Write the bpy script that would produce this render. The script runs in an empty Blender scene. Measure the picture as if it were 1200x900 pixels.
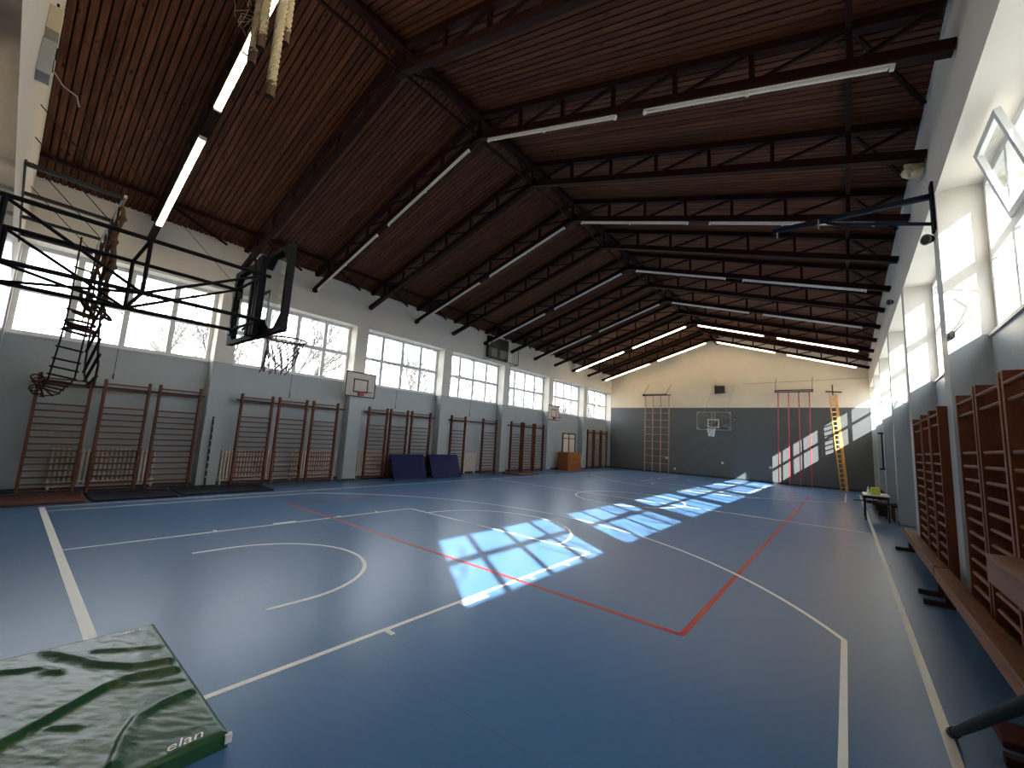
import bpy, bmesh, math, random
from mathutils import Vector, Matrix, noise

random.seed(7)
C = bpy.context.scene.collection
scene = bpy.context.scene

# ------------------------------------------------------------------ camera
FPX, YAW, PITCH, ROLL = 479.83, 0.685496, 0.129327, 0.056775
CAM = Vector((5.827, -0.701, 1.843))
cy, sy = math.cos(YAW), math.sin(YAW)
cp, sp = math.cos(PITCH), math.sin(PITCH)
fwd = Vector((-sy * cp, cy * cp, sp))
rgt0 = Vector((cy, sy, 0))
up0 = rgt0.cross(fwd)
cr, sr = math.cos(ROLL), math.sin(ROLL)
rgt = cr * rgt0 + sr * up0
upv = -sr * rgt0 + cr * up0
cam_data = bpy.data.cameras.new('camera')
cam = bpy.data.objects.new('camera', cam_data)
C.objects.link(cam)
cam.matrix_world = Matrix(((rgt.x, upv.x, -fwd.x, CAM.x), (rgt.y, upv.y, -fwd.y, CAM.y),
                           (rgt.z, upv.z, -fwd.z, CAM.z), (0, 0, 0, 1)))
cam_data.sensor_fit = 'HORIZONTAL'
cam_data.sensor_width = 36.0
cam_data.lens = 36.0 * FPX / 1200.0
cam_data.clip_start = 0.05
cam_data.clip_end = 400
scene.camera = cam

# ------------------------------------------------------------------ world, sun, exposure
world = bpy.data.worlds.new('sky')
scene.world = world
world.use_nodes = True
wn = world.node_tree
for n in list(wn.nodes):
    wn.nodes.remove(n)
w_out = wn.nodes.new('ShaderNodeOutputWorld')
w_bg = wn.nodes.new('ShaderNodeBackground')
w_bg.inputs['Color'].default_value = (0.93, 0.97, 1.0, 1)
w_bg.inputs['Strength'].default_value = 2.6
wn.links.new(w_bg.outputs[0], w_out.inputs[0])

sun_data = bpy.data.lights.new('sun', 'SUN')
sun_data.energy = 10.0
sun_data.angle = math.radians(0.6)
sun_data.color = (1.0, 0.95, 0.88)
sun = bpy.data.objects.new('sun', sun_data)
C.objects.link(sun)
sun.rotation_euler = Vector((-1.0, 0.70, -0.75)).to_track_quat('-Z', 'Y').to_euler()
sun.location = (30, -20, 30)

scene.view_settings.view_transform = 'Standard'
scene.view_settings.look = 'None'
scene.view_settings.gamma = 1.0
scene.view_settings.use_curve_mapping = False
scene.view_settings.exposure = 1.85
scene.cycles.max_bounces = 8
scene.cycles.diffuse_bounces = 5
scene.cycles.caustics_reflective = False
scene.cycles.caustics_refractive = False
scene.cycles.sample_clamp_indirect = 6.0

# ------------------------------------------------------------------ materials
MATS = {}


def rgb(c):
    return (c[0], c[1], c[2], 1.0)


def mat(name, color, rough=0.6, metallic=0.0, var=0.0, scale=6.0, bump=0.0, bscale=40.0, spec=0.5, rand=0.0):
    """principled colour with noise variation, per-object variation and fine relief"""
    m = bpy.data.materials.new(name)
    m.use_nodes = True
    nt = m.node_tree
    b = nt.nodes['Principled BSDF']
    b.inputs['Roughness'].default_value = rough
    b.inputs['Metallic'].default_value = metallic
    b.inputs['Specular IOR Level'].default_value = spec
    b.inputs['Base Color'].default_value = rgb(color)
    tc = nt.nodes.new('ShaderNodeTexCoord')
    src = None
    if var > 0:
        nz = nt.nodes.new('ShaderNodeTexNoise')
        nz.inputs['Scale'].default_value = scale
        nz.inputs['Detail'].default_value = 5
        nt.links.new(tc.outputs['Object'], nz.inputs['Vector'])
        mx = nt.nodes.new('ShaderNodeMixRGB')
        mx.inputs[1].default_value = rgb([c * (1 - var) for c in color])
        mx.inputs[2].default_value = rgb([min(1, c * (1 + var)) for c in color])
        nt.links.new(nz.outputs['Fac'], mx.inputs[0])
        src = mx.outputs[0]
    if rand > 0:
        oi = nt.nodes.new('ShaderNodeObjectInfo')
        mr = nt.nodes.new('ShaderNodeMapRange')
        mr.inputs['To Min'].default_value = 1 - rand
        mr.inputs['To Max'].default_value = 1 + rand
        nt.links.new(oi.outputs['Random'], mr.inputs['Value'])
        hs = nt.nodes.new('ShaderNodeHueSaturation')
        hs.inputs['Color'].default_value = rgb(color)
        if src:
            nt.links.new(src, hs.inputs['Color'])
        nt.links.new(mr.outputs[0], hs.inputs['Value'])
        src = hs.outputs[0]
    if src:
        nt.links.new(src, b.inputs['Base Color'])
    if bump > 0:
        nb = nt.nodes.new('ShaderNodeTexNoise')
        nb.inputs['Scale'].default_value = bscale
        nb.inputs['Detail'].default_value = 4
        nt.links.new(tc.outputs['Object'], nb.inputs['Vector'])
        bp = nt.nodes.new('ShaderNodeBump')
        bp.inputs['Strength'].default_value = bump
        bp.inputs['Distance'].default_value = 0.01
        nt.links.new(nb.outputs['Fac'], bp.inputs['Height'])
        nt.links.new(bp.outputs[0], b.inputs['Normal'])
    MATS[name] = m
    return m


def wall_paint(name, low, high, split, rough_low=0.35, rough_high=0.8):
    """two coats of paint meeting at a painted line"""
    m = bpy.data.materials.new(name)
    m.use_nodes = True
    nt = m.node_tree
    b = nt.nodes['Principled BSDF']
    geo = nt.nodes.new('ShaderNodeNewGeometry')
    sep = nt.nodes.new('ShaderNodeSeparateXYZ')
    nt.links.new(geo.outputs['Position'], sep.inputs[0])
    gt = nt.nodes.new('ShaderNodeMath')
    gt.operation = 'GREATER_THAN'
    gt.inputs[1].default_value = split
    nt.links.new(sep.outputs['Z'], gt.inputs[0])
    nz = nt.nodes.new('ShaderNodeTexNoise')
    nz.inputs['Scale'].default_value = 1.3
    nz.inputs['Detail'].default_value = 8
    nz.inputs['Roughness'].default_value = 0.65
    nt.links.new(geo.outputs['Position'], nz.inputs['Vector'])
    outs = []
    for col in (low, high):
        mx = nt.nodes.new('ShaderNodeMixRGB')
        mx.inputs[1].default_value = rgb([c * 0.90 for c in col])
        mx.inputs[2].default_value = rgb([min(1, c * 1.08) for c in col])
        nt.links.new(nz.outputs['Fac'], mx.inputs[0])
        outs.append(mx.outputs[0])
    mm = nt.nodes.new('ShaderNodeMixRGB')
    nt.links.new(gt.outputs[0], mm.inputs[0])
    nt.links.new(outs[0], mm.inputs[1])
    nt.links.new(outs[1], mm.inputs[2])
    nt.links.new(mm.outputs[0], b.inputs['Base Color'])
    mr = nt.nodes.new('ShaderNodeMapRange')
    mr.inputs['To Min'].default_value = rough_low
    mr.inputs['To Max'].default_value = rough_high
    nt.links.new(gt.outputs[0], mr.inputs['Value'])
    nt.links.new(mr.outputs[0], b.inputs['Roughness'])
    nb = nt.nodes.new('ShaderNodeTexNoise')
    nb.inputs['Scale'].default_value = 9
    nb.inputs['Detail'].default_value = 6
    nt.links.new(geo.outputs['Position'], nb.inputs['Vector'])
    bp = nt.nodes.new('ShaderNodeBump')
    bp.inputs['Strength'].default_value = 0.25
    bp.inputs['Distance'].default_value = 0.01
    nt.links.new(nb.outputs['Fac'], bp.inputs['Height'])
    nt.links.new(bp.outputs[0], b.inputs['Normal'])
    MATS[name] = m
    return m


def wood(name, c1, c2, rough=0.45, along='X', stretch=12.0, scale=7.0, knots=0.0, rand=0.2, coord='Object', spec=0.4):
    m = bpy.data.materials.new(name)
    m.use_nodes = True
    nt = m.node_tree
    b = nt.nodes['Principled BSDF']
    b.inputs['Roughness'].default_value = rough
    b.inputs['Specular IOR Level'].default_value = spec
    tc = nt.nodes.new('ShaderNodeTexCoord')
    oi = nt.nodes.new('ShaderNodeObjectInfo')
    off = nt.nodes.new('ShaderNodeVectorMath')
    off.operation = 'MULTIPLY_ADD'
    cmb = nt.nodes.new('ShaderNodeCombineXYZ')
    for i in range(3):
        nt.links.new(oi.outputs['Random'], cmb.inputs[i])
    nt.links.new(cmb.outputs[0], off.inputs[0])
    off.inputs[1].default_value = (37.0, 51.0, 23.0)
    nt.links.new(tc.outputs[coord], off.inputs[2])
    mp = nt.nodes.new('ShaderNodeMapping')
    s = [scale * stretch / 4] * 3
    s['XYZ'.index(along)] = scale / 4
    mp.inputs['Scale'].default_value = s
    nt.links.new(off.outputs[0], mp.inputs['Vector'])
    nz = nt.nodes.new('ShaderNodeTexNoise')
    nz.inputs['Scale'].default_value = 1.0
    nz.inputs['Detail'].default_value = 6
    nt.links.new(mp.outputs[0], nz.inputs['Vector'])
    rp = nt.nodes.new('ShaderNodeValToRGB')
    rp.color_ramp.elements[0].position = 0.3
    rp.color_ramp.elements[1].position = 0.7
    rp.color_ramp.elements[0].color = rgb(c1)
    rp.color_ramp.elements[1].color = rgb(c2)
    nt.links.new(nz.outputs['Fac'], rp.inputs[0])
    src = rp.outputs[0]
    if knots > 0:
        mk = nt.nodes.new('ShaderNodeMapping')
        sk = [6.0] * 3
        sk['XYZ'.index(along)] = 2.2
        mk.inputs['Scale'].default_value = sk
        nt.links.new(off.outputs[0], mk.inputs['Vector'])
        vo = nt.nodes.new('ShaderNodeTexVoronoi')
        vo.inputs['Scale'].default_value = 1.0
        nt.links.new(mk.outputs[0], vo.inputs['Vector'])
        lt = nt.nodes.new('ShaderNodeMapRange')
        lt.inputs['From Min'].default_value = 0.06
        lt.inputs['From Max'].default_value = 0.16
        lt.inputs['To Min'].default_value = 1 - knots
        lt.inputs['To Max'].default_value = 1.0
        nt.links.new(vo.outputs['Distance'], lt.inputs['Value'])
        ml = nt.nodes.new('ShaderNodeMixRGB')
        ml.blend_type = 'MULTIPLY'
        ml.inputs[0].default_value = 1.0
        nt.links.new(src, ml.inputs[1])
        nt.links.new(lt.outputs[0], ml.inputs[2])
        src = ml.outputs[0]
    mr = nt.nodes.new('ShaderNodeMapRange')
    mr.inputs['To Min'].default_value = 1 - rand
    mr.inputs['To Max'].default_value = 1 + rand
    nt.links.new(oi.outputs['Random'], mr.inputs['Value'])
    hs = nt.nodes.new('ShaderNodeHueSaturation')
    nt.links.new(src, hs.inputs['Color'])
    nt.links.new(mr.outputs[0], hs.inputs['Value'])
    nt.links.new(hs.outputs[0], b.inputs['Base Color'])
    MATS[name] = m
    return m


def glass(name, tint=(0.97, 0.99, 1.0), gloss=0.08):
    m = bpy.data.materials.new(name)
    m.use_nodes = True
    nt = m.node_tree
    for n in list(nt.nodes):
        nt.nodes.remove(n)
    o = nt.nodes.new('ShaderNodeOutputMaterial')
    t = nt.nodes.new('ShaderNodeBsdfTransparent')
    t.inputs['Color'].default_value = rgb(tint)
    g = nt.nodes.new('ShaderNodeBsdfGlossy')
    g.inputs['Roughness'].default_value = 0.03
    mx = nt.nodes.new('ShaderNodeMixShader')
    lw = nt.nodes.new('ShaderNodeLayerWeight')
    lw.inputs['Blend'].default_value = 0.5
    pw = nt.nodes.new('ShaderNodeMath')
    pw.operation = 'POWER'
    pw.inputs[1].default_value = 5.0
    nt.links.new(lw.outputs['Facing'], pw.inputs[0])
    ad = nt.nodes.new('ShaderNodeMath')
    ad.operation = 'MULTIPLY_ADD'
    ad.inputs[1].default_value = 0.7
    ad.inputs[2].default_value = 0.035
    nt.links.new(pw.outputs[0], ad.inputs[0])
    nt.links.new(ad.outputs[0], mx.inputs[0])
    nt.links.new(t.outputs[0], mx.inputs[1])
    nt.links.new(g.outputs[0], mx.inputs[2])
    nt.links.new(mx.outputs[0], o.inputs[0])
    MATS[name] = m
    return m


def emitter(name, color, strength):
    m = bpy.data.materials.new(name)
    m.use_nodes = True
    nt = m.node_tree
    for n in list(nt.nodes):
        nt.nodes.remove(n)
    o = nt.nodes.new('ShaderNodeOutputMaterial')
    e = nt.nodes.new('ShaderNodeEmission')
    e.inputs['Color'].default_value = rgb(color)
    e.inputs['Strength'].default_value = strength
    nt.links.new(e.outputs[0], o.inputs[0])
    MATS[name] = m
    return m


def floor_vinyl():
    m = bpy.data.materials.new('floor_vinyl')
    m.use_nodes = True
    nt = m.node_tree
    b = nt.nodes['Principled BSDF']
    tc = nt.nodes.new('ShaderNodeTexCoord')
    n1 = nt.nodes.new('ShaderNodeTexNoise')
    n1.inputs['Scale'].default_value = 0.55
    n1.inputs['Detail'].default_value = 6
    nt.links.new(tc.outputs['Object'], n1.inputs['Vector'])
    mx = nt.nodes.new('ShaderNodeMixRGB')
    mx.inputs[1].default_value = (0.054, 0.138, 0.292, 1)
    mx.inputs[2].default_value = (0.068, 0.165, 0.335, 1)
    nt.links.new(n1.outputs['Fac'], mx.inputs[0])
    # dark scuffs
    mp = nt.nodes.new('ShaderNodeMapping')
    mp.inputs['Scale'].default_value = (2.2, 9.0, 1)
    mp.inputs['Rotation'].default_value = (0, 0, 0.4)
    nt.links.new(tc.outputs['Object'], mp.inputs['Vector'])
    n2 = nt.nodes.new('ShaderNodeTexNoise')
    n2.inputs['Scale'].default_value = 1.4
    n2.inputs['Detail'].default_value = 8
    n2.inputs['Roughness'].default_value = 0.7
    nt.links.new(mp.outputs[0], n2.inputs['Vector'])
    sc = nt.nodes.new('ShaderNodeMapRange')
    sc.inputs['From Min'].default_value = 0.28
    sc.inputs['From Max'].default_value = 0.42
    sc.inputs['To Min'].default_value = 0.8
    sc.inputs['To Max'].default_value = 1.0
    nt.links.new(n2.outputs['Fac'], sc.inputs['Value'])
    ml = nt.nodes.new('ShaderNodeMixRGB')
    ml.blend_type = 'MULTIPLY'
    ml.inputs[0].default_value = 1.0
    nt.links.new(mx.outputs[0], ml.inputs[1])
    nt.links.new(sc.outputs[0], ml.inputs[2])
    # welded seams between the vinyl sheets (they run across the hall)
    sp_ = nt.nodes.new('ShaderNodeSeparateXYZ')
    nt.links.new(tc.outputs['Object'], sp_.inputs[0])
    dv = nt.nodes.new('ShaderNodeMath')
    dv.operation = 'MULTIPLY'
    dv.inputs[1].default_value = 1 / 1.5
    nt.links.new(sp_.outputs['Y'], dv.inputs[0])
    fr = nt.nodes.new('ShaderNodeMath')
    fr.operation = 'FRACT'
    nt.links.new(dv.outputs[0], fr.inputs[0])
    lt = nt.nodes.new('ShaderNodeMath')
    lt.operation = 'LESS_THAN'
    lt.inputs[1].default_value = 0.006
    nt.links.new(fr.outputs[0], lt.inputs[0])
    sm = nt.nodes.new('ShaderNodeMixRGB')
    nt.links.new(lt.outputs[0], sm.inputs[0])
    nt.links.new(ml.outputs[0], sm.inputs[1])
    sm.inputs[2].default_value = (0.058, 0.13, 0.25, 1)
    nt.links.new(sm.outputs[0], b.inputs['Base Color'])
    rr = nt.nodes.new('ShaderNodeMapRange')
    rr.inputs['To Min'].default_value = 0.24
    rr.inputs['To Max'].default_value = 0.38
    nt.links.new(n2.outputs['Fac'], rr.inputs['Value'])
    nt.links.new(rr.outputs[0], b.inputs['Roughness'])
    b.inputs['Specular IOR Level'].default_value = 0.33
    n3 = nt.nodes.new('ShaderNodeTexNoise')
    n3.inputs['Scale'].default_value = 5.0
    n3.inputs['Detail'].default_value = 7
    nt.links.new(mp.outputs[0], n3.inputs['Vector'])
    bp = nt.nodes.new('ShaderNodeBump')
    bp.inputs['Strength'].default_value = 0.12
    bp.inputs['Distance'].default_value = 0.004
    nt.links.new(n3.outputs['Fac'], bp.inputs['Height'])
    nt.links.new(bp.outputs[0], b.inputs['Normal'])
    MATS['floor'] = m


floor_vinyl()
wall_paint('side_paint', (0.36, 0.39, 0.395), (0.74, 0.69, 0.62), 3.52)
wall_paint('far_paint', (0.080, 0.085, 0.088), (0.66, 0.58, 0.47), 4.52, 0.42)
wall_paint('rear_paint', (0.075, 0.072, 0.07), (0.66, 0.61, 0.54), 4.3, 0.22)
mat('white_frame', (0.74, 0.74, 0.72), 0.45, var=0.06)
mat('skirting', (0.018, 0.019, 0.022), 0.6)
wood('plank_wood', (0.066, 0.0225, 0.0115), (0.150, 0.0565, 0.0275), 0.65, 'X', 14, 6, knots=0.85, rand=0.25, spec=0.15)
mat('roof_dark', (0.006, 0.004, 0.003), 0.95)
mat('truss_paint', (0.020, 0.006, 0.0055), 0.6, spec=0.12, var=0.2, scale=9)
wood('bar_wood', (0.10, 0.026, 0.009), (0.175, 0.048, 0.017), 0.48, 'Z', 10, 9, rand=0.18, spec=0.3)
wood('rung_wood', (0.11, 0.032, 0.012), (0.19, 0.060, 0.024), 0.5, 'Y', 10, 9, rand=0.2, spec=0.3)
wood('bench_wood', (0.135, 0.052, 0.023), (0.23, 0.098, 0.047), 0.5, 'Y', 12, 8, rand=0.08)
wood('cabinet_wood', (0.27, 0.085, 0.022), (0.38, 0.13, 0.035), 0.4, 'Y', 8, 5, rand=0.1)
wood('ladder_wood', (0.50, 0.24, 0.06), (0.66, 0.36, 0.10), 0.45, 'Z', 10, 6, rand=0.1)
wood('lattice_wood', (0.42, 0.20, 0.10), (0.52, 0.27, 0.14), 0.45, 'Z', 10, 6, rand=0.1)
mat('black_steel', (0.008, 0.009, 0.011), 0.5, spec=0.35)
mat('navy_steel', (0.006, 0.009, 0.018), 0.7, spec=0.1)
mat('grey_steel', (0.30, 0.30, 0.30), 0.35, metallic=0.8)
mat('red_steel', (0.42, 0.035, 0.035), 0.4)
mat('rim_orange', (0.36, 0.075, 0.03), 0.5)
mat('rim_brown', (0.10, 0.028, 0.016), 0.5)
mat('white_paint', (0.78, 0.77, 0.74), 0.45)
mat('line_white', (0.82, 0.82, 0.80), 0.45, var=0.10, scale=6)
mat('line_red', (0.42, 0.034, 0.028), 0.42, var=0.2, scale=4)
mat('board_frame_black', (0.006, 0.006, 0.007), 0.6, spec=0.12)
mat('board_white', (0.66, 0.58, 0.50), 0.5, var=0.05)
mat('board_black', (0.012, 0.010, 0.010), 0.5)
mat('mat_green', (0.011, 0.066, 0.027), 0.29, var=0.15, scale=3, bump=0.17, bscale=30, spec=0.42)
mat('mat_green_side', (0.020, 0.085, 0.030), 0.4)
mat('mat_blue', (0.008, 0.013, 0.085), 0.45, var=0.15, spec=0.15)
mat('mat_navy', (0.006, 0.008, 0.022), 0.55, spec=0.3)
mat('mat_brown', (0.105, 0.030, 0.016), 0.6, var=0.2)
mat('rope_pale', (0.50, 0.37, 0.19), 0.9, var=0.25, scale=40, bump=0.6, bscale=120)
mat('rope_brown', (0.11, 0.052, 0.022), 0.85, var=0.25, scale=30, bump=0.5, bscale=90)
mat('rope_dark', (0.040, 0.019, 0.013), 0.8, spec=0.2)
mat('cord', (0.30, 0.27, 0.24), 0.7)
mat('net_dark', (0.10, 0.08, 0.08), 0.8)
mat('net_white', (0.75, 0.74, 0.72), 0.8)
mat('radiator', (0.70, 0.62, 0.53), 0.45)
mat('cream_box', (0.58, 0.50, 0.36), 0.5)
mat('grey_box', (0.36, 0.37, 0.37), 0.4)
mat('tube_off', (0.80, 0.78, 0.76), 0.25)
mat('tube_housing', (0.72, 0.71, 0.70), 0.4)
mat('yellow_box', (0.62, 0.60, 0.08), 0.5)
mat('bottle_white', (0.8, 0.8, 0.76), 0.3)
mat('foam', (0.72, 0.62, 0.42), 0.95, var=0.3, scale=20, bump=1.0, bscale=30)
mat('door_panel', (0.72, 0.62, 0.54), 0.6)
mat('green_black', (0.008, 0.012, 0.010), 0.45)
mat('ground_grey', (0.22, 0.22, 0.20), 0.9, var=0.2, scale=0.3)
mat('bark', (0.085, 0.078, 0.072), 0.9, var=0.2)
mat('pole_dark', (0.014, 0.014, 0.012), 0.6, var=0.4, scale=25, spec=0.2)
mat('red_rubber', (0.06, 0.009, 0.011), 0.6, spec=0.2)
mat('socket', (0.75, 0.74, 0.72), 0.4)
glass('window_glass')
glass('board_glass', (0.93, 0.96, 0.95))
emitter('tube_lit', (1.0, 0.80, 0.50), 8.0)


def M(n):
    return MATS[n]


# ------------------------------------------------------------------ building helpers
WL = {}          # world location of the thing each object belongs to
ZERO = Vector((0, 0, 0))


def link(o, parent=None):
    C.objects.link(o)
    if parent is not None:
        o.parent = parent
        WL[o.name] = WL.get(parent.name, ZERO)
    return o


def tag(o, label=None, cat=None, group=None, kind=None):
    if label:
        o['label'] = label
    if cat:
        o['category'] = cat
    if group:
        o['group'] = group
    if kind:
        o['kind'] = kind
    return o


def thing(name, label, cat, loc=(0, 0, 0), group=None):
    o = bpy.data.objects.new(name, None)
    o.empty_display_size = 0.1
    C.objects.link(o)
    o.location = loc
    WL[o.name] = Vector(loc)
    return tag(o, label, cat, group)


class MB:
    def __init__(s):
        s.v, s.f, s.sm = [], [], False

    def add(s, vs, fs):
        n = len(s.v)
        s.v += [tuple(v) for v in vs]
        s.f += [tuple(i + n for i in f) for f in fs]
        return s

    def box(s, x0, y0, z0, x1, y1, z1):
        x0, x1 = min(x0, x1), max(x0, x1)
        y0, y1 = min(y0, y1), max(y0, y1)
        z0, z1 = min(z0, z1), max(z0, z1)
        vs = [(x, y, z) for z in (z0, z1) for y in (y0, y1) for x in (x0, x1)]
        return s.add(vs, [(0, 2, 3, 1), (4, 5, 7, 6), (0, 1, 5, 4), (2, 6, 7, 3), (0, 4, 6, 2), (1, 3, 7, 5)])

    def bar(s, p, q, w, h, up=(0, 0, 1)):
        """rectangular bar p->q, w sideways, h along up"""
        p, q = Vector(p), Vector(q)
        d = (q - p).normalized()
        u = Vector(up)
        sd = d.cross(u)
        if sd.length < 1e-5:
            sd = d.cross(Vector((1, 0, 0)))
        sd.normalize()
        u = sd.cross(d).normalized()
        vs = []
        for c in (p, q):
            for a, b in ((-1, -1), (1, -1), (1, 1), (-1, 1)):
                vs.append(c + sd * (a * w / 2) + u * (b * h / 2))
        return s.add(vs, [(0, 1, 2, 3), (7, 6, 5, 4), (0, 4, 5, 1), (1, 5, 6, 2), (2, 6, 7, 3), (3, 7, 4, 0)])

    def chain(s, pts, r, n=8, closed=False, caps=True):
        pts = [Vector(p) for p in pts]
        m = len(pts)
        rr = r if isinstance(r, (list, tuple)) else [r] * m
        prev = None
        vs = []
        for i, p in enumerate(pts):
            if closed:
                d = pts[(i + 1) % m] - pts[i - 1]
            else:
                d = pts[min(i + 1, m - 1)] - pts[max(i - 1, 0)]
            if d.length < 1e-9:
                d = Vector((0, 0, 1))
            d.normalize()
            if prev is None:
                a = Vector((0, 0, 1)) if abs(d.z) < 0.9 else Vector((1, 0, 0))
                x = d.cross(a).normalized()
            else:
                x = (prev - d * prev.dot(d))
                if x.length < 1e-6:
                    x = d.orthogonal()
                x.normalize()
            prev = x
            y = d.cross(x)
            for k in range(n):
                t = 2 * math.pi * k / n
                vs.append(p + (x * math.cos(t) + y * math.sin(t)) * rr[i])
        fs = []
        for i in range(m if closed else m - 1):
            j = (i + 1) % m
            for k in range(n):
                k2 = (k + 1) % n
                fs.append((i * n + k, i * n + k2, j * n + k2, j * n + k))
        if not closed and caps:
            fs.append(tuple(reversed(range(n))))
            fs.append(tuple((m - 1) * n + k for k in range(n)))
        s.sm = True
        return s.add(vs, fs)

    def tube(s, p, q, r, n=8):
        return s.chain([p, q], r, n)

    def ring(s, c, R, r, axis=(0, 0, 1), n=28, k=6):
        ax = Vector(axis).normalized()
        a = ax.orthogonal().normalized()
        b = ax.cross(a)
        c = Vector(c)
        return s.chain([c + (a * math.cos(2 * math.pi * i / n) + b * math.sin(2 * math.pi * i / n)) * R for i in range(n)],
                       r, k, closed=True)

    def prism(s, poly, ext):
        """poly: list of 3-D points of a planar polygon, ext: extrusion vector"""
        e = Vector(ext)
        n = len(poly)
        a = [Vector(p) for p in poly]
        vs = a + [p + e for p in a]
        fs = [tuple(range(n)), tuple(reversed(range(n, 2 * n)))]
        for i in range(n):
            j = (i + 1) % n
            fs.append((i, i + n, j + n, j))
        return s.add(vs, fs)

    def ball(s, c, r, sx=1, sy_=1, sz=1, u=10, v=6):
        c = Vector(c)
        vs = []
        for i in range(v + 1):
            ph = math.pi * i / v
            for j in range(u):
                t = 2 * math.pi * j / u
                vs.append(c + Vector((r * sx * math.sin(ph) * math.cos(t), r * sy_ * math.sin(ph) * math.sin(t),
                                      r * sz * math.cos(ph))))
        fs = []
        for i in range(v):
            for j in range(u):
                j2 = (j + 1) % u
                fs.append((i * u + j, (i + 1) * u + j, (i + 1) * u + j2, i * u + j2))
        s.sm = True
        return s.add(vs, fs)

    def mesh(s, name, material, off=ZERO, bevel=0.0):
        me = bpy.data.meshes.new(name)
        me.from_pydata([tuple(Vector(v) - off) for v in s.v], [], s.f)
        bm = bmesh.new()
        bm.from_mesh(me)
        bmesh.ops.recalc_face_normals(bm, faces=bm.faces)
        if bevel > 0:
            bmesh.ops.bevel(bm, geom=list(bm.edges), offset=bevel, segments=2, affect='EDGES', profile=0.7)
        if s.sm:
            for f in bm.faces:
                f.smooth = True
            for e in bm.edges:
                if len(e.link_faces) == 2 and e.calc_face_angle(0) > 0.7:
                    e.smooth = False
        bm.to_mesh(me)
        bm.free()
        me.materials.append(M(material) if isinstance(material, str) else material)
        return me

    def build(s, name, material, parent=None, bevel=0.0, base=None):
        off = WL.get(parent.name, ZERO) if parent is not None else (Vector(base) if base else ZERO)
        me = s.mesh(name, material, off, bevel)
        o = bpy.data.objects.new(name, me)
        C.objects.link(o)
        if parent is not None:
            o.parent = parent
            WL[o.name] = off if parent.type == 'EMPTY' or parent.name in WL else ZERO
        else:
            o.location = off
            WL[o.name] = off
        return o


def use(me, name, parent, wloc, rot=(0, 0, 0)):
    """another object on shared mesh data, placed at a world location under its parent"""
    o = bpy.data.objects.new(name, me)
    C.objects.link(o)
    o.parent = parent
    o.location = Vector(wloc) - WL.get(parent.name, ZERO)
    o.rotation_euler = rot
    WL[o.name] = Vector(wloc)
    return o


ORD = ['first', 'second', 'third', 'fourth', 'fifth', 'sixth', 'seventh', 'eighth', 'ninth', 'tenth', 'eleventh',
       'twelfth', 'thirteenth']

# ------------------------------------------------------------------ hall dimensions (metres)
XL, XR = -8.09, 6.95            # faces of the pilasters
RL, RR = -8.48, 7.35            # recessed wall faces
OL, OR_ = -8.90, 7.80           # outer faces
YN, YF = -0.97, 28.5            # rear wall and far wall
RX = -0.57                      # ridge
EAVE, RIDGE = 7.05, 9.36
SILL, HEAD = 3.52, 5.62
KS = (RIDGE - EAVE) / (XR - RX)
PIL_L = [2.84, 7.10, 11.40, 15.66, 19.93, 24.24]
PIL_R = [p + 0.07 for p in PIL_L]
PW = 0.48
PWR = 0.38


def zc(x):
    return RIDGE - KS * abs(x - RX)


# ------------------------------------------------------------------ outside ground
g = MB().box(-120, -90, -0.45, 120, 120, -0.35).build('ground', 'ground_grey')
tag(g, kind='structure')

# ------------------------------------------------------------------ floor and court markings
floor = MB().box(OL, YN - 0.3, -0.3, OR_, YF + 0.3, 0.0).build('floor', 'floor')
tag(floor, kind='structure')
LW = 0.05
LT = 0.0025


def fline(name, p, q, w=LW, m='line_white'):
    p, q = Vector((p[0], p[1], 0)), Vector((q[0], q[1], 0))
    d = (q - p).normalized()
    n = Vector((-d.y, d.x, 0)) * (w / 2)
    MB().prism([p + n, p - n, q - n, q + n], (0, 0, LT)).build(name, m, floor)


def farc(name, c, R, a0, a1, w=LW, n=72, m='line_white'):
    b = MB()
    vs = []
    for i in range(n + 1):
        t = a0 + (a1 - a0) * i / n
        for rr in (R - w / 2, R + w / 2):
            for z in (0.0, LT + 0.0004):
                vs.append((c[0] + rr * math.cos(t), c[1] + rr * math.sin(t), z))
    fs = []
    for i in range(n):
        a = i * 4
        fs += [(a + 1, a + 3, a + 7, a + 5), (a, a + 4, a + 6, a + 2), (a, a + 1, a + 5, a + 4), (a + 2, a + 6, a + 7, a + 3)]
    b.add(vs, fs).build(name, m, floor)


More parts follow.
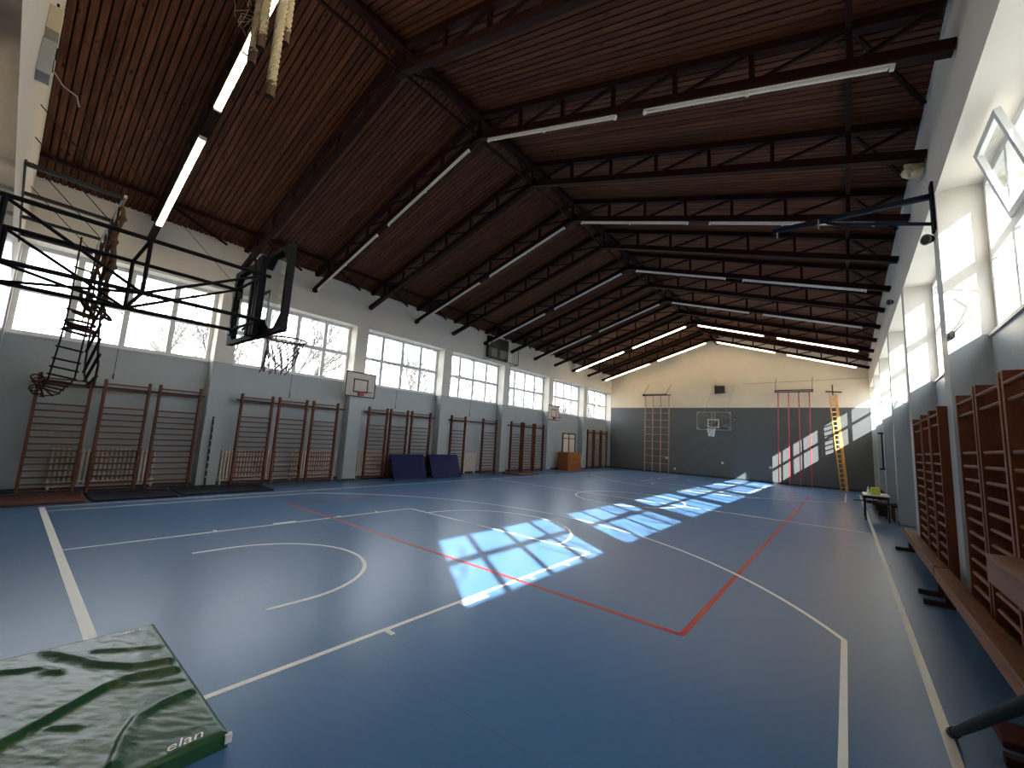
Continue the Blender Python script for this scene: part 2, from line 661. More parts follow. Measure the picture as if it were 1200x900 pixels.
LC = 26.1
XS = 6.26
fline('baseline', (-XS, 0), (XS, 0), 0.085)
fline('baseline', (-XS, LC), (XS, LC), 0.06)
fline('sideline', (-XS, 0), (-XS, LC))
fline('sideline', (XS + 0.03, 0), (XS + 0.03, LC), 0.06)
fline('halfway_line', (-XS, LC / 2), (XS, LC / 2))
farc('centre_circle', (0, LC / 2), 1.78, 0, 2 * math.pi)
for s_, y0 in ((1, 0.0), (-1, LC)):
    def yy(v):
        return y0 + s_ * v
    for sx in (-1, 1):
        fline('lane_line', (sx * 2.425, yy(0)), (sx * 2.425, yy(5.8)))
        for yv, ln in ((1.8, .1), (3.05, .4), (4.0, .1), (4.9, .1)):
            if ln > .2:
                b = MB().prism([(sx * 2.45, yy(2.72), 0), (sx * 2.54, yy(2.72), 0), (sx * 2.54, yy(3.12), 0), (sx * 2.45, yy(3.12), 0)], (0, 0, LT))
                b.build('neutral_block', 'line_white', floor)
            else:
                fline('lane_tick', (sx * 2.45, yy(yv)), (sx * 2.55, yy(yv)), 0.05)
    fline('free_throw_line', (-2.45, yy(5.775)), (2.45, yy(5.775)))
    a0 = 0 if s_ > 0 else math.pi
    farc('free_throw_arc', (0, yy(5.775)), 1.775, a0, a0 + math.pi)
    farc('restraining_arc', (0, yy(1.575)), 1.275, a0, a0 + math.pi)
    fline('restraining_line', (-1.275, yy(1.20)), (-1.275, yy(1.575)))
    fline('restraining_line', (1.275, yy(1.20)), (1.275, yy(1.575)))
    R3, X3 = 6.65, 5.742
    t3 = math.acos(X3 / R3)
    if s_ > 0:
        farc('three_point_arc', (0, yy(1.575)), R3, t3, math.pi - t3, n=110)
    else:
        farc('three_point_arc', (0, yy(1.575)), R3, math.pi + t3, 2 * math.pi - t3, n=110)
    yb = 1.575 + R3 * math.sin(t3)
    for sx in (-1, 1):
        fline('three_point_side_line', (sx * X3, yy(0)), (sx * X3, yy(yb)))
XV, YV = 4.496, 3.80
for p, q in (((-XV, YV), (XV, YV)), ((XV, YV), (XV, YV + 18)), ((-XV, YV), (-XV, YV + 18)), ((-XV, YV + 18), (XV, YV + 18))):
    fline('volleyball_line', p, q, 0.06, 'line_red')


# ------------------------------------------------------------------ walls
def side_wall(name, xf, xr, xo, pils, pw):
    lo = MB().box(xo, YN - 0.3, 0, xr, YF + 0.3, SILL)
    lo.box(xo, YN - 0.3, HEAD, xf, YF + 0.3, EAVE + 0.10)
    # uneven plaster edge under the boards
    w = lo.build(name, 'side_paint')
    tag(w, kind='structure')
    for p in [YN - 0.3 - pw] + pils + [YF - 0.02]:
        y0, y1 = p, p + pw
        if p < YN:
            y0, y1 = YN - 0.3, YN + 0.03
        if p > YF - 1:
            y0, y1 = YF - 0.02, YF + 0.3
        MB().box(xo, y0, 0, xf, y1, HEAD).build('pilaster', 'side_paint', w)
    sg = 1 if xf > 0 else -1
    MB().box(xr, YN, SILL - 0.04, xr + sg * -0.03, YF, SILL).build('window_ledge', 'side_paint', w)
    return w


wall_left = side_wall('wall_left', XL, RL, OL, PIL_L, PW)
wall_right = side_wall('wall_right', XR, RR, OR_, PIL_R, PWR)
for nm, ya, yb_, mm in (('wall_far', YF, YF + 0.3, 'far_paint'), ('wall_rear', YN - 0.3, YN, 'rear_paint')):
    w = MB().prism([(OL, ya, 0), (OR_, ya, 0), (OR_, ya, zc(OR_) + 0.06), (RX, ya, RIDGE + 0.06), (OL, ya, zc(OL) + 0.06)],
                   (0, yb_ - ya, 0)).build(nm, mm)
    tag(w, kind='structure')
# ragged plaster lumps along the eaves
rnd = random.Random(3)
for w, xf, sg in ((wall_left, XL, 1), (wall_right, XR, -1)):
    b = MB()
    y = YN
    pts = []
    while y < YF:
        pts.append((y, EAVE + 0.02 - rnd.random() ** 3 * 0.16 * 0 + rnd.uniform(-0.02, 0.10)))
        y += rnd.uniform(0.12, 0.5)
    for (ya, za), (yb_, zb) in zip(pts, pts[1:]):
        b.prism([(xf, ya, EAVE - 0.05), (xf, yb_, EAVE - 0.05), (xf, yb_, zb), (xf, ya, za)], (sg * 0.025, 0, 0))
    o = b.build('plaster_edge', 'side_paint', w)
    tag(o, kind='stuff')

# skirting
for side, xf, xr, sg, pils in (('left', XL, RL, 1, PIL_L), ('right', XR, RR, -1, PIL_R)):
    b = MB()
    b.box(xr, YN, 0, xr + sg * 0.02, YF, 0.10)
    for p in pils:
        b.box(xf, p - 0.012, 0, xf + sg * 0.012, p + (PW if sg > 0 else PWR) + 0.012, 0.05)
    tag(b.build('baseboard_' + side, 'skirting'), kind='structure')
tag(MB().box(RL, YF - 0.03, 0, RR, YF, 0.11).build('baseboard_far', 'skirting'), kind='structure')


# ------------------------------------------------------------------ windows
FR = 0.095


def window(k, side, y0, y1, opened=None):
    xi = RL - 0.05 if side < 0 else RR + 0.05         # inner face of the frame
    xo = xi + side * 0.07
    z0, z1 = SILL, HEAD
    w = MB()
    w.box(xi, y0, z0, xo, y0 + FR, z1)
    w.box(xi, y1 - FR, z0, xo, y1, z1)
    w.box(xi, y0 + FR, z0, xo, y1 - FR, z0 + FR)
    w.box(xi, y0 + FR, z1 - FR, xo, y1 - FR, z1)
    win = w.build('window_%d' % k, 'white_frame')
    tag(win, kind='structure')
    zt = (z0 + z1) / 2
    MB().box(xi, y0 + FR, zt - 0.06, xo, y1 - FR, zt + 0.06).build('transom', 'white_frame', win)
    n = 4
    mh = 0.058 if side < 0 else 0.042
    cw = (y1 - y0) / n
    for i in range(1, n):
        for a, b_ in ((z0 + FR, zt - 0.06), (zt + 0.06, z1 - FR)):
            MB().box(xi, y0 + i * cw - mh, a, xo, y0 + i * cw + mh, b_).build('mullion', 'white_frame', win)
    for i in range(n):
        ya = y0 + i * cw + (FR if i == 0 else mh)
        yb_ = y0 + (i + 1) * cw - (FR if i == n - 1 else mh)
        for a, b_ in ((z0 + FR, zt - 0.06), (zt + 0.06, z1 - FR)):
            if opened is not None and i == opened and a > zt:
                continue
            xm = (xi + xo) / 2
            MB().box(xm - 0.003, ya, a, xm + 0.003, yb_, b_).build('pane', 'window_glass', win)
    if opened is not None:
        # hopper sash hinged at the transom, its top leaning into the hall
        ya = y0 + opened * cw + 0.058
        yb_ = y0 + (opened + 1) * cw - 0.04
        hinge = Vector((xi, 0, zt + 0.06))
        ang = math.radians(-14) * side
        dz = Vector((-side * math.sin(math.radians(15)), 0, math.cos(math.radians(15))))
        dn = Vector((math.cos(math.radians(15)) * side, 0, math.sin(math.radians(15))))
        H = z1 - FR - zt - 0.06

        def slab(b, u0, u1, v0, v1, t0, t1):
            vs = []
            for t in (t0, t1):
                for v in (v0, v1):
                    for u in (u0, u1):
                        vs.append(hinge + Vector((0, u, 0)) + dz * v + dn * t)
            b.add(vs, [(0, 2, 3, 1), (4, 5, 7, 6), (0, 1, 5, 4), (2, 6, 7, 3), (0, 4, 6, 2), (1, 3, 7, 5)])
        b = MB()
        f = 0.065
        slab(b, ya, yb_, 0, f, -0.025, 0.03)
        slab(b, ya, yb_, H - f, H, -0.025, 0.03)
        slab(b, ya, ya + f, f, H - f, -0.025, 0.03)
        slab(b, yb_ - f, yb_, f, H - f, -0.025, 0.03)
        sash = b.build('sash', 'white_frame', win)
        b = MB()
        slab(b, ya + f, yb_ - f, f, H - f, 0.0, 0.006)
        b.build('pane', 'window_glass', sash)
    return win


ends_l = [YN + 0.03 - PW] + PIL_L + [YF - 0.02]
ends_r = [YN + 0.03 - PWR] + PIL_R + [YF - 0.02]
wk = 1
for i in range(7):
    window(wk, -1, ends_l[i] + PW, ends_l[i + 1])
    wk += 1
for i in range(7):
    window(wk, 1, ends_r[i] + PWR, ends_r[i + 1], 2 if i == 1 else None)
    wk += 1

# ------------------------------------------------------------------ ceiling: boards on both slopes
PITCH_B = 0.12
th = math.atan(KS)
for side in (-1, 1):
    xe = OL if side < 0 else OR_
    xw = XL if side < 0 else XR
    b = MB()
    b.prism([(RX, YN - 0.3, RIDGE + 0.02), (xe, YN - 0.3, zc(xe) + 0.02), (xe, YN - 0.3, zc(xe) + 0.16), (RX, YN - 0.3, RIDGE + 0.16)],
            (0, YF - YN + 0.6, 0))
    slope = b.build('ceiling', 'roof_dark')
    tag(slope, kind='structure')
    Ls = abs(xw + side * 0.1 - RX) / math.cos(th)
    me = MB().box(0, -0.047, -0.013, Ls, 0.047, 0.009).mesh('plank', 'plank_wood')
    y = YN + PITCH_B / 2
    while y < YF:
        o = bpy.data.objects.new('plank', me)
        C.objects.link(o)
        o.parent = slope
        o.location = (RX, y, RIDGE + 0.005 + rnd.uniform(-0.003, 0.003))
        o.rotation_euler = (0, th, 0) if side > 0 else (0, th, math.pi)
        y += PITCH_B

# ------------------------------------------------------------------ roof trusses
TY = [1.08 + 2.145 * k for k in range(13)]
NODES = [1.25 + 1.075 * i for i in range(6)]
CH = 0.635          # chord centre below the boards


def zb(x):
    return zc(x) - CH


for k, y in enumerate(TY):
    t = thing('roof_truss', 'red-brown steel roof truss, %s from the near end of the hall' % ORD[k], 'roof truss', (RX, y, RIDGE - CH), 'steel roof trusses')
    for sd, xe in ((-1, XL), (1, XR)):
        MB().bar((RX, y, zb(RX)), (xe - sd * 0.01, y, zb(xe)), 0.13, 0.14).build('bottom_chord', 'truss_paint', t)
        MB().bar((RX, y, RIDGE - 0.085), (xe + sd * -0.06, y, zc(xe) - 0.085), 0.12, 0.12).build('top_chord', 'truss_paint', t)
        xs = [RX] + [RX + sd * n for n in NODES] + [xe - sd * 0.12]
        for i in range(1, 7):
            x = xs[i]
            MB().bar((x, y, zb(x)), (x, y, zc(x) - 0.07), 0.065, 0.065, (0, 1, 0)).build('vertical', 'truss_paint', t)
        for i in range(0, 7):
            MB().bar((xs[i] + sd * 0.04, y, zb(xs[i]) + 0.03), (xs[i + 1] - sd * 0.03, y, zc(xs[i + 1]) - 0.13), 0.048, 0.048,
                     (0, 1, 0)).build('diagonal', 'truss_paint', t)
    MB().bar((RX, y, zb(RX)), (RX, y, RIDGE - 0.04), 0.06, 0.06, (0, 1, 0)).build('king_post', 'truss_paint', t)
    MB().box(RX - 0.16, y - 0.065, zb(RX) - 0.10, RX + 0.16, y + 0.065, zb(RX) + 0.12).build('gusset_plate', 'truss_paint', t)
# ridge bracing running along the hall
t = thing('ridge_bracing', 'dark steel bracing running lengthwise under the roof ridge', 'roof bracing', (RX, YN, RIDGE - CH))
MB().bar((RX, YN, zb(RX)), (RX, YF, zb(RX)), 0.05, 0.05).build('ridge_tie', 'truss_paint', t)
MB().box(RX - 0.09, YN, RIDGE - 0.20, RX + 0.09, YF, RIDGE - 0.07).build('ridge_purlin', 'truss_paint', t)
for a, b_ in zip(TY, TY[1:]):
    mid = (a + b_) / 2
    for q in (a, b_):
        MB().bar((RX, q, zb(RX) + 0.02), (RX, mid, RIDGE - 0.12), 0.035, 0.035).build('brace', 'truss_paint', t)
for nm, sd, xe in (('left', -1, XL), ('right', 1, XR)):
    xp = RX + sd * NODES[5]
    t = thing('eaves_bracing', 'dark steel purlin and diagonal braces along the %s eaves' % nm, 'roof bracing', (xp, YN, zc(xp) - 0.1))
    MB().box(xp - 0.035, YN, zc(xp) - 0.14, xp + 0.035, YF, zc(xp) - 0.05).build('purlin', 'truss_paint', t)
    for a, b_ in zip(TY, TY[1:]):
        MB().bar((xp, a, zc(xp) - 0.10), (xe - sd * 0.05, b_ - 0.5, zc(xe) - 0.09), 0.05, 0.05).build('brace', 'truss_paint', t)


# ------------------------------------------------------------------ fluorescent tube lights
def tube_light(k, sd, u0, u1, lit, where):
    y = TY[k]
    t = thing('tube_light', '%s tube light on the %s truss from the near end, %s slope, %s fitting' % (
        'glowing' if lit else 'unlit', ORD[k], 'left' if sd < 0 else 'right', where), 'light',
        (RX + sd * u0, y, zb(RX + sd * u0) - 0.1), 'fluorescent tube lights')

    def pt(u, dz, dy=0.0):
        x = RX + sd * u
        return (x, y + dy, zb(x) + dz)
    hw = 0.13 if lit else 0.055
    hs_ = MB().bar(pt(u0, -0.085), pt(u1, -0.085), hw, 0.035).build('housing', 'tube_housing', t)
    mid = (u0 + u1) / 2
    for a, b_ in ((u0 + 0.04, mid - 0.02), (mid + 0.02, u1 - 0.04)):
        for dy in ((-0.034, 0.034) if lit else (0,)):
            MB().tube(pt(a, -0.128, dy), pt(b_, -0.128, dy), 0.019 if lit else 0.017, 8).build(
                'tube', 'tube_lit' if lit else 'tube_off', t)
    for u in (u0, u1, mid):
        MB().bar(pt(u - 0.02, -0.115), pt(u + 0.02, -0.115), hw - 0.005, 0.07).build('lamp_holder', 'tube_housing', hs_)
    for u in (u0 + 0.5, u1 - 0.5):
        MB().tube(pt(u, -0.08, 0.03), pt(u, -0.02, 0.06), 0.008, 5).build('hanger', 'grey_steel', t)


for k in range(0, 13, 2):
    lit = k in (0, 10, 12)
    if k == 0:
        tube_light(k, -1, 0.1, 2.75, lit, 'upper')
        tube_light(k, -1, 3.55, 6.65, lit, 'lower')
        tube_light(k, 1, 0.34, 3.44, lit, 'upper')
        tube_light(k, 1, 3.98, 7.0, lit, 'lower')
        continue
    tube_light(k, -1, 0.30, 3.38, lit, 'upper')
    tube_light(k, -1, 3.92, 7.2, lit, 'lower')
    tube_light(k, 1, 0.34, 3.44, lit, 'upper')
    tube_light(k, 1, 3.98, 7.0, lit, 'lower')

# ------------------------------------------------------------------ wall bars
RUNG_Z = [0.08 + 0.148 * i for i in range(14)] + [2.44, 2.58]
rung_cache = {}


def wall_bars(side, y0, y1, label, height=2.69):
    xf = -8.03 if side < 0 else 6.85
    dp = 0.11 if side < 0 else 0.27
    t = thing('wall_bars', label, 'wall bars', (xf, (y0 + y1) / 2, 0), 'wooden wall bars')
    pw = 0.055
    xb = xf + side * dp
    for y in (y0, y1 - pw):
        MB().box(xf, y, 0, xb, y + pw, height).build('post', 'bar_wood', t, bevel=0.006)
    L = round(y1 - y0 - 2 * pw + 0.02, 2)
    if (L, side) not in rung_cache:
        b = MB()
        n = 10
        vs = []
        for yv in (-L / 2, L / 2):
            for i in range(n):
                a = 2 * math.pi * i / n
                vs.append((0.021 * math.cos(a), yv, 0.019 * math.sin(a)))
        fs = [(i, (i + 1) % n, n + (i + 1) % n, n + i) for i in range(n)]
        b.add(vs, fs)
        b.sm = True
        rung_cache[(L, side)] = b.mesh('rung', 'rung_wood')
    for z in RUNG_Z:
        zz = z * height / 2.69
        use(rung_cache[(L, side)], 'rung', t, (xf + side * (0.035 if z < 2.5 else 0.02), (y0 + y1) / 2, zz))
    return t


BARS_L = [
    (-.34, .55, 'brown wooden wall bars with a rope ladder draped over the top corner'),
    (.73, 1.60, 'brown wooden wall bars, middle unit of the nearest trio on the left wall'),
    (1.76, 2.69, 'brown wooden wall bars just left of the pilaster with the hook strip'),
    (3.66, 4.56, 'brown wooden wall bars just right of the pilaster with the hook strip'),
    (4.71, 5.62, 'brown wooden wall bars with radiator pipes showing in a gap behind the rungs'),
    (5.79, 6.70, 'brown wooden wall bars left of the pilaster that carries the larger white backboard'),
    (7.89, 8.74, 'brown wooden wall bars right of the pilaster with the larger white backboard'),
    (8.86, 9.72, 'brown wooden wall bars partly behind the left end of the left blue mat'),
    (9.88, 10.90, 'brown wooden wall bars behind the right end of the left blue mat'),
    (12.10, 13.03, 'brown wooden wall bars beside the right edge of the right blue mat'),
    (14.22, 15.28, 'brown wooden wall bars standing alone between blank wall and pilaster, right of the blue mats'),
    (16.44, 17.40, 'brown wooden wall bars behind the brown floor board, left of its trio'),
    (17.52, 18.50, 'brown wooden wall bars behind the brown floor board, middle of its trio'),
    (18.62, 19.52, 'brown wooden wall bars behind the brown floor board, right of its trio'),
    (24.90, 25.75, 'brown wooden wall bars next to the cabinet, left unit in the far left corner'),
    (25.88, 26.85, 'brown wooden wall bars, middle unit in the far left corner'),
    (26.98, 27.90, 'brown wooden wall bars, right unit touching the far left corner'),
]
for y0, y1, lb in BARS_L:
    wall_bars(-1, y0, y1, lb)
BARS_R = [
    (3.58, 4.46, 'dark brown wall bars cut by the right picture edge behind the hanging plank'),
    (4.52, 5.38, 'dark brown wall bars, middle unit of the nearest trio on the right wall'),
    (5.44, 6.30, 'dark brown wall bars, far unit of the nearest trio on the right wall'),
    (7.56, 8.36, 'dark brown wall bars with a wide plain side, near unit of the far right trio'),
    (8.42, 9.24, 'dark brown wall bars, middle unit of the far trio on the right wall'),
    (9.30, 10.36, 'dark brown wall bars, furthest unit on the right wall'),
]
for y0, y1, lb in BARS_R:
    wall_bars(1, y0, y1, lb, 2.62)
# steel mounting rails behind the bars
for a, b_ in ((-.42, 2.78), (3.55, 7.0), (7.75, 11.2), (12.0, 15.45), (16.3, 19.7), (24.8, 28.1)):
    MB().box(-8.14, a, 2.46, -8.10 - 0.06, b_, 2.51).build('mounting_rail', 'black_steel', wall_left)
    for yy_ in (a + 0.3, (a + b_) / 2, b_ - 0.3):
        MB().box(-8.15, yy_ - 0.02, 2.46, RL, yy_ + 0.02, 2.50).build('rail_bracket', 'black_steel', wall_left)


# ------------------------------------------------------------------ radiators
def radiator(y0, y1, label, skip=None):
    t = thing('radiator', label, 'radiator', (-8.40, (y0 + y1) / 2, 0), 'cream radiators on the left wall')
    me = MB().box(-0.05, -0.021, 0.16, 0.05, 0.021, 1.0).mesh('radiator_rib', 'radiator', bevel=0.012)
    y = y0 + 0.03
    while y < y1:
        if not (skip and skip[0] < y < skip[1]):
            use(me, 'radiator_rib', t, (-8.38, y, 0))
        y += 0.082
    segs = [(y0, y1)] if not skip else [(y0, skip[0]), (skip[1], y1)]
    MB().tube((-8.38, y0, 0.12), (-8.38, y1, 0.12), 0.022, 8).build('pipe', 'radiator', t)
    for a, b_ in segs:
        for z in (0.22, 0.94):
            MB().tube((-8.38, a, z), (-8.38, b_, z), 0.024, 8).build('pipe', 'radiator', t)
        for yy_ in (a + 0.05, b_ - 0.05):
            MB().box(-8.44, yy_ - 0.02, 0.0, -8.34, yy_ + 0.02, 0.18).build('foot', 'radiator', t)
    if skip:
        for z in (0.35, 0.55, 0.75):
            MB().tube((-8.38, skip[0], z), (-8.38, skip[1], z), 0.014, 6).build('pipe', 'radiator', t)


radiator(0.10, 2.0, 'cream ribbed radiator behind the nearest left wall bars')
radiator(3.44, 6.95, 'long cream ribbed radiator left of the larger white backboard', (4.95, 5.4))
radiator(7.70, 9.9, 'cream ribbed radiator right of the larger white backboard')
radiator(13.35, 14.15, 'short cream radiator in the gap right of the blue mats')

# hook strip on the first pilaster
t = thing('hook_strip', 'slim wooden strip with metal hooks leaning on the first left pilaster', 'rack', (-8.06, 3.05, 0))
MB().bar((-8.055, 3.06, 0.0), (-8.065, 3.04, 1.95), 0.035, 0.06, (1, 0, 0)).build('strip', 'rope_dark', t)
for i in range(9):
    z = 0.25 + i * 0.2
    MB().box(-8.04, 3.03, z, -8.0, 3.07, z + 0.06).build('hook', 'grey_steel', t)
# window opening cords: parts of the windows they pull
for y, w_ in ((0.9, 'window_1'), (5.15, 'window_2'), (9.3, 'window_3'), (13.6, 'window_4')):
    pc = MB().tube((-8.44, y, 2.85), (-8.44, y, SILL), 0.005, 5).build('pull_cord', 'rope_dark', bpy.data.objects[w_])
    MB().tube((-8.44, y, 2.73), (-8.44, y, 2.86), 0.014, 6).build('handle', 'black_steel', pc)


# ------------------------------------------------------------------ basketball pieces
def net(b, c, R, h, r=0.004, n=12, squash=0.55, drift=(0, 0)):
    c = Vector(c)
    rows = 5
    for i in range(n):
        for dirn in (-1, 1):
            pts = []
            for j in range(rows + 1):
                f = j / rows
                a = 2 * math.pi * (i + dirn * j * 0.5) / n
                rr = R * (1 - (1 - squash) * f ** 0.7)
                w = 0.012 * math.sin(i * 2.3 + j * 1.7 + dirn)
                pts.append(c + Vector(((rr + w) * math.cos(a) + drift[0] * f ** 1.3, (rr + w) * math.sin(a) + drift[1] * f ** 1.3,
                                       -h * f * (1 + 0.08 * math.sin(i * 1.9)))))
            b.chain(pts, r, 4)
    return b


def wall_board(name, x, yc, z0, label):
    """small white backboard facing the hall from the left wall"""
    t = thing(name, label, 'backboard', (x, yc, z0), 'small white backboards on the left wall')
    w, h = 1.2, 0.9
    MB().box(x - 0.02, yc - w / 2, z0, x, yc + w / 2, z0 + h).build('board', 'board_white', t)
    b = MB()
    e = 0.045
    for a in ((-w / 2, 0, w / 2, e), (-w / 2, h - e, w / 2, h), (-w / 2, e, -w / 2 + e, h - e), (w / 2 - e, e, w / 2, h - e)):
        b.box(x, yc + a[0], z0 + a[1], x + 0.004, yc + a[2], z0 + a[3])
    b.build('border', 'board_black', t)
    b = MB()
    sw, s0, s1 = 0.29, 0.17, 0.66
    for a in ((-sw, s0, sw, s0 + e), (-sw, s1 - e, sw, s1), (-sw, s0 + e, -sw + e, s1 - e), (sw - e, s0 + e, sw, s1 - e)):
        b.box(x, yc + a[0], z0 + a[1], x + 0.004, yc + a[2], z0 + a[3])
    b.build('target_square', 'board_black', t)
    MB().box(x, yc - 0.09, z0 + 0.06, x + 0.12, yc + 0.09, z0 + 0.18).build('hoop_bracket', 'red_steel', t)
    MB().ring((x + 0.12 + 0.225, yc, z0 + 0.17), 0.225, 0.010).build('rim', 'red_steel', t)
    for yy_ in (-0.2, 0.2):
        MB().bar((XL, yc + yy_, z0 + 0.45), (x - 0.02, yc + yy_, z0 + 0.45), 0.05, 0.05).build('support_arm', 'black_steel', t)


wall_board('wall_backboard', -7.72, 7.25, 2.96, 'larger white backboard with black border on the second left pilaster')
wall_board('wall_backboard', -7.72, 19.98, 2.99, 'small far white backboard on the pilaster left of the wooden cabinet')


def glass_hoop(name, label, yb, sgn, members, extra=None, netmat='net_dark', frame='board_frame_black', rimm='rim_orange'):
    """glass backboard 1.80 x 1.05 whose face is at yb and looks along sgn"""
    t = thing(name, label, 'basketball hoop', (0, yb, 2.9))
    z0, z1 = 2.90, 3.95
    yb2 = yb - sgn * 0.02
    MB().box(-0.87, yb2 - 0.006, z0 + 0.03, 0.87, yb2 + 0.006, z1 - 0.03).build('glass_board', 'board_glass', t)
    b = MB()
    f = 0.055 if frame == 'board_frame_black' else 0.04
    ft = 0.075
    for a in ((-0.9, z0, 0.9, z0 + f), (-0.9, z1 - f, 0.9, z1), (-0.9, z0 + f, -0.9 + f, z1 - f), (0.9 - f, z0 + f, 0.9, z1 - f)):
        b.box(a[0], yb - sgn * ft, a[1], a[2], yb, a[3])
    fr = b.build('board_frame', frame, t)
    for sx in (-1, 1):
        for zz, sz in ((z0 + f, 1), (z1 - f, -1)):
            x = sx * (0.9 - f)
            MB().prism([(x, yb - sgn * ft, zz), (x - sx * 0.15, yb - sgn * ft, zz), (x, yb - sgn * ft, zz + sz * 0.15)],
                       (0, sgn * (ft - 0.004), 0)).build('corner_plate', frame, fr)
    # back frame
    for x in ((0.0, 0.13, 0.22) if frame == 'board_frame_black' else (-0.1, 0.06)):
        MB().box(x - 0.03, yb - sgn * 0.14, z0 + 0.02, x + 0.03, yb - sgn * ft, z1 - 0.02).build('back_post', frame, t)
    if frame == 'board_frame_black':
        for zz, sz in ((z0 + f, 1), (z1 - f, -1)):
            MB().prism([(0.25, yb - sgn * ft, zz), (0.40, yb - sgn * ft, zz), (0.25, yb - sgn * ft, zz + sz * 0.13)],
                       (0, sgn * (ft - 0.004), 0)).build('corner_plate', frame, fr)
            MB().prism([(0.0, yb - sgn * ft, zz), (-0.12, yb - sgn * ft, zz), (0.0, yb - sgn * ft, zz + sz * 0.11)],
                       (0, sgn * (ft - 0.004), 0)).build('corner_plate', frame, fr)
    b = MB()
    for a in ((-0.295, 3.05, 0.295, 3.09), (-0.295, 3.47, 0.295, 3.51), (-0.295, 3.09, -0.255, 3.47), (0.255, 3.09, 0.295, 3.47)):
        b.box(a[0], yb - sgn * 0.012, a[1], a[2], yb - sgn * 0.008, a[3])
    b.build('target_square', 'white_paint', t)
    MB().box(-0.12, yb + sgn * 0.001, 2.92, 0.12, yb + sgn * 0.02, 3.03).build('hoop_plate', rimm, t)
    MB().box(-0.09, yb + sgn * 0.02, 2.955, 0.09, yb + sgn * 0.165, 2.985).build('hoop_bracket', rimm, t)
    rim = MB().ring((0, yb + sgn * 0.385, 2.975), 0.225, 0.012).build('rim', 'rim_brown' if sgn > 0 else rimm, t)
    nb = MB()
    net(nb, (-0.02, yb + sgn * 0.37, 2.965), 0.222, 0.42, 0.0068 if sgn > 0 else 0.012, 13, 0.72 if sgn > 0 else 0.6, (-0.16, -0.05) if sgn > 0 else (0, 0))
    tag(nb.build('net', netmat, rim), kind='stuff')
    for nm, p, q, r in members:
        MB().tube(p, q, r, 8).build(nm, frame, t)
    return t


# near hoop: space frame coming from the rear wall
zt_, zl = 3.62, 3.06
xa, xb_ = 0.43, -0.53
ym, ye = 0.0, 1.06
mem = []
for x in (xa, xb_):
    mem += [('chord', (x, YN, zt_), (x, ye + 0.06, zt_), 0.022), ('chord', (x, YN, zl), (x, ye + 0.06, zl), 0.022),
            ('post', (x, YN + 0.03, zt_), (x, YN + 0.03, zl), 0.020), ('post', (x, ym, zt_), (x, ym, zl), 0.018),
            ('post', (x, ye, zt_), (x, ye, zl), 0.018),
            ('diagonal', (x, YN, zt_), (x, ym, zl), 0.016), ('diagonal', (x, ym, zl), (x, ye, zt_), 0.016)]
for z in (zt_, zl):
    for y in (ym, ye):
        mem.append(('cross_tube', (xa, y, z), (xb_, y, z), 0.018))
mem += [('diagonal', (xa, YN, zl), (xb_, ym, zl), 0.015), ('diagonal', (xb_, YN, zl), (xa, ym, zl), 0.015),
        ('diagonal', (xa, ye, zl), (xb_ + 0.2, ye + 0.07, zl), 0.015)]
near_hoop = glass_hoop('basketball_hoop', 'near glass basketball hoop on a black tube frame from the rear wall', 1.20, 1, mem)
for sx in (xb_ - 0.12, ):
    for z in (zt_ - 0.02, zl + 0.02):
        MB().box(sx - 0.05, 1.06, z - 0.07, sx + 0.06, 1.15, z + 0.07).build('hinge_block', 'black_steel', near_hoop)
# far hoop
yb = 24.75
mem = []
for x in (-0.45, 0.45):
    mem += [('arm', (x, YF, 3.75), (x, yb + 0.1, 3.75), 0.022), ('arm', (x, YF, 3.15), (x, yb + 0.1, 3.15), 0.022),
            ('diagonal', (x, YF, 3.75), (x, yb + 0.1, 3.15), 0.014)]
for x in (-0.7, 0.5):
    mem += [('stay', (x - 0.1, YF, 6.0), (x, yb + 0.6, 3.78), 0.007)]
far_hoop = glass_hoop('basketball_hoop', 'far glass basketball hoop with white net before the dark grey end wall', yb, -1, mem,
                      netmat='net_white', frame='grey_steel', rimm='red_steel')

# ------------------------------------------------------------------ rope rack on the rear wall
t = thing('rope_rack', 'black steel rack of four arms on the rear wall holding climbing ropes', 'rope rack', (-3.7, YN, 4.9))
ZR = 4.92
MB().bar((-2.0, YN + 0.012, ZR), (-5.9, YN + 0.012, ZR), 0.022, 0.04).build('wall_rail', 'black_steel', t)
for x in (-2.08, -3.2, -4.35, -5.4):
    MB().bar((x, YN, ZR), (x, -0.03, ZR), 0.045, 0.05).build('arm', 'black_steel', t)
MB().bar((-2.0, -0.03, ZR), (-5.5, -0.03, ZR), 0.035, 0.05).build('end_bar', 'grey_steel', t)
for x, xw, zw in ((-2.3, -2.88, 6.15), (-3.35, -3.45, 5.9), (-4.4, -4.85, 6.05), (-5.45, -6.3, 6.15)):
    MB().tube((xw, YN, zw), (x, -0.06, ZR + 0.06), 0.008, 5).build('stay', 'black_steel', t)
for x in (-2.2, -2.6, -3.05, -3.5, -3.95, -4.4, -4.85):
    MB().ring((x, -0.03, ZR - 0.07), 0.04, 0.010, (0, 1, 0), 12, 5).build('hook', 'grey_steel', t)


def knotted_rope(x, zend, label, r=0.033):
    pts, rr = [], []
    z = ZR - 0.1
    n = 60
    for i in range(n + 1):
        zz = z + (zend - z) * i / n
        f = ((z - zz) % 0.36) / 0.36
        k = math.exp(-((f - 0.5) / 0.09) ** 2)
        pts.append((x + 0.03 * math.sin(i * 0.17 + x * 9), -0.03 + 0.02 * math.sin(i * 0.23), zz))
        rr.append(r * 0.78 + 0.026 * k)
    o = MB().chain(pts, rr, 8).build('climbing_rope', 'rope_brown', None, base=(x, -0.03, zend))
    tag(o, label, 'rope', 'knotted ropes on the rear wall rack')


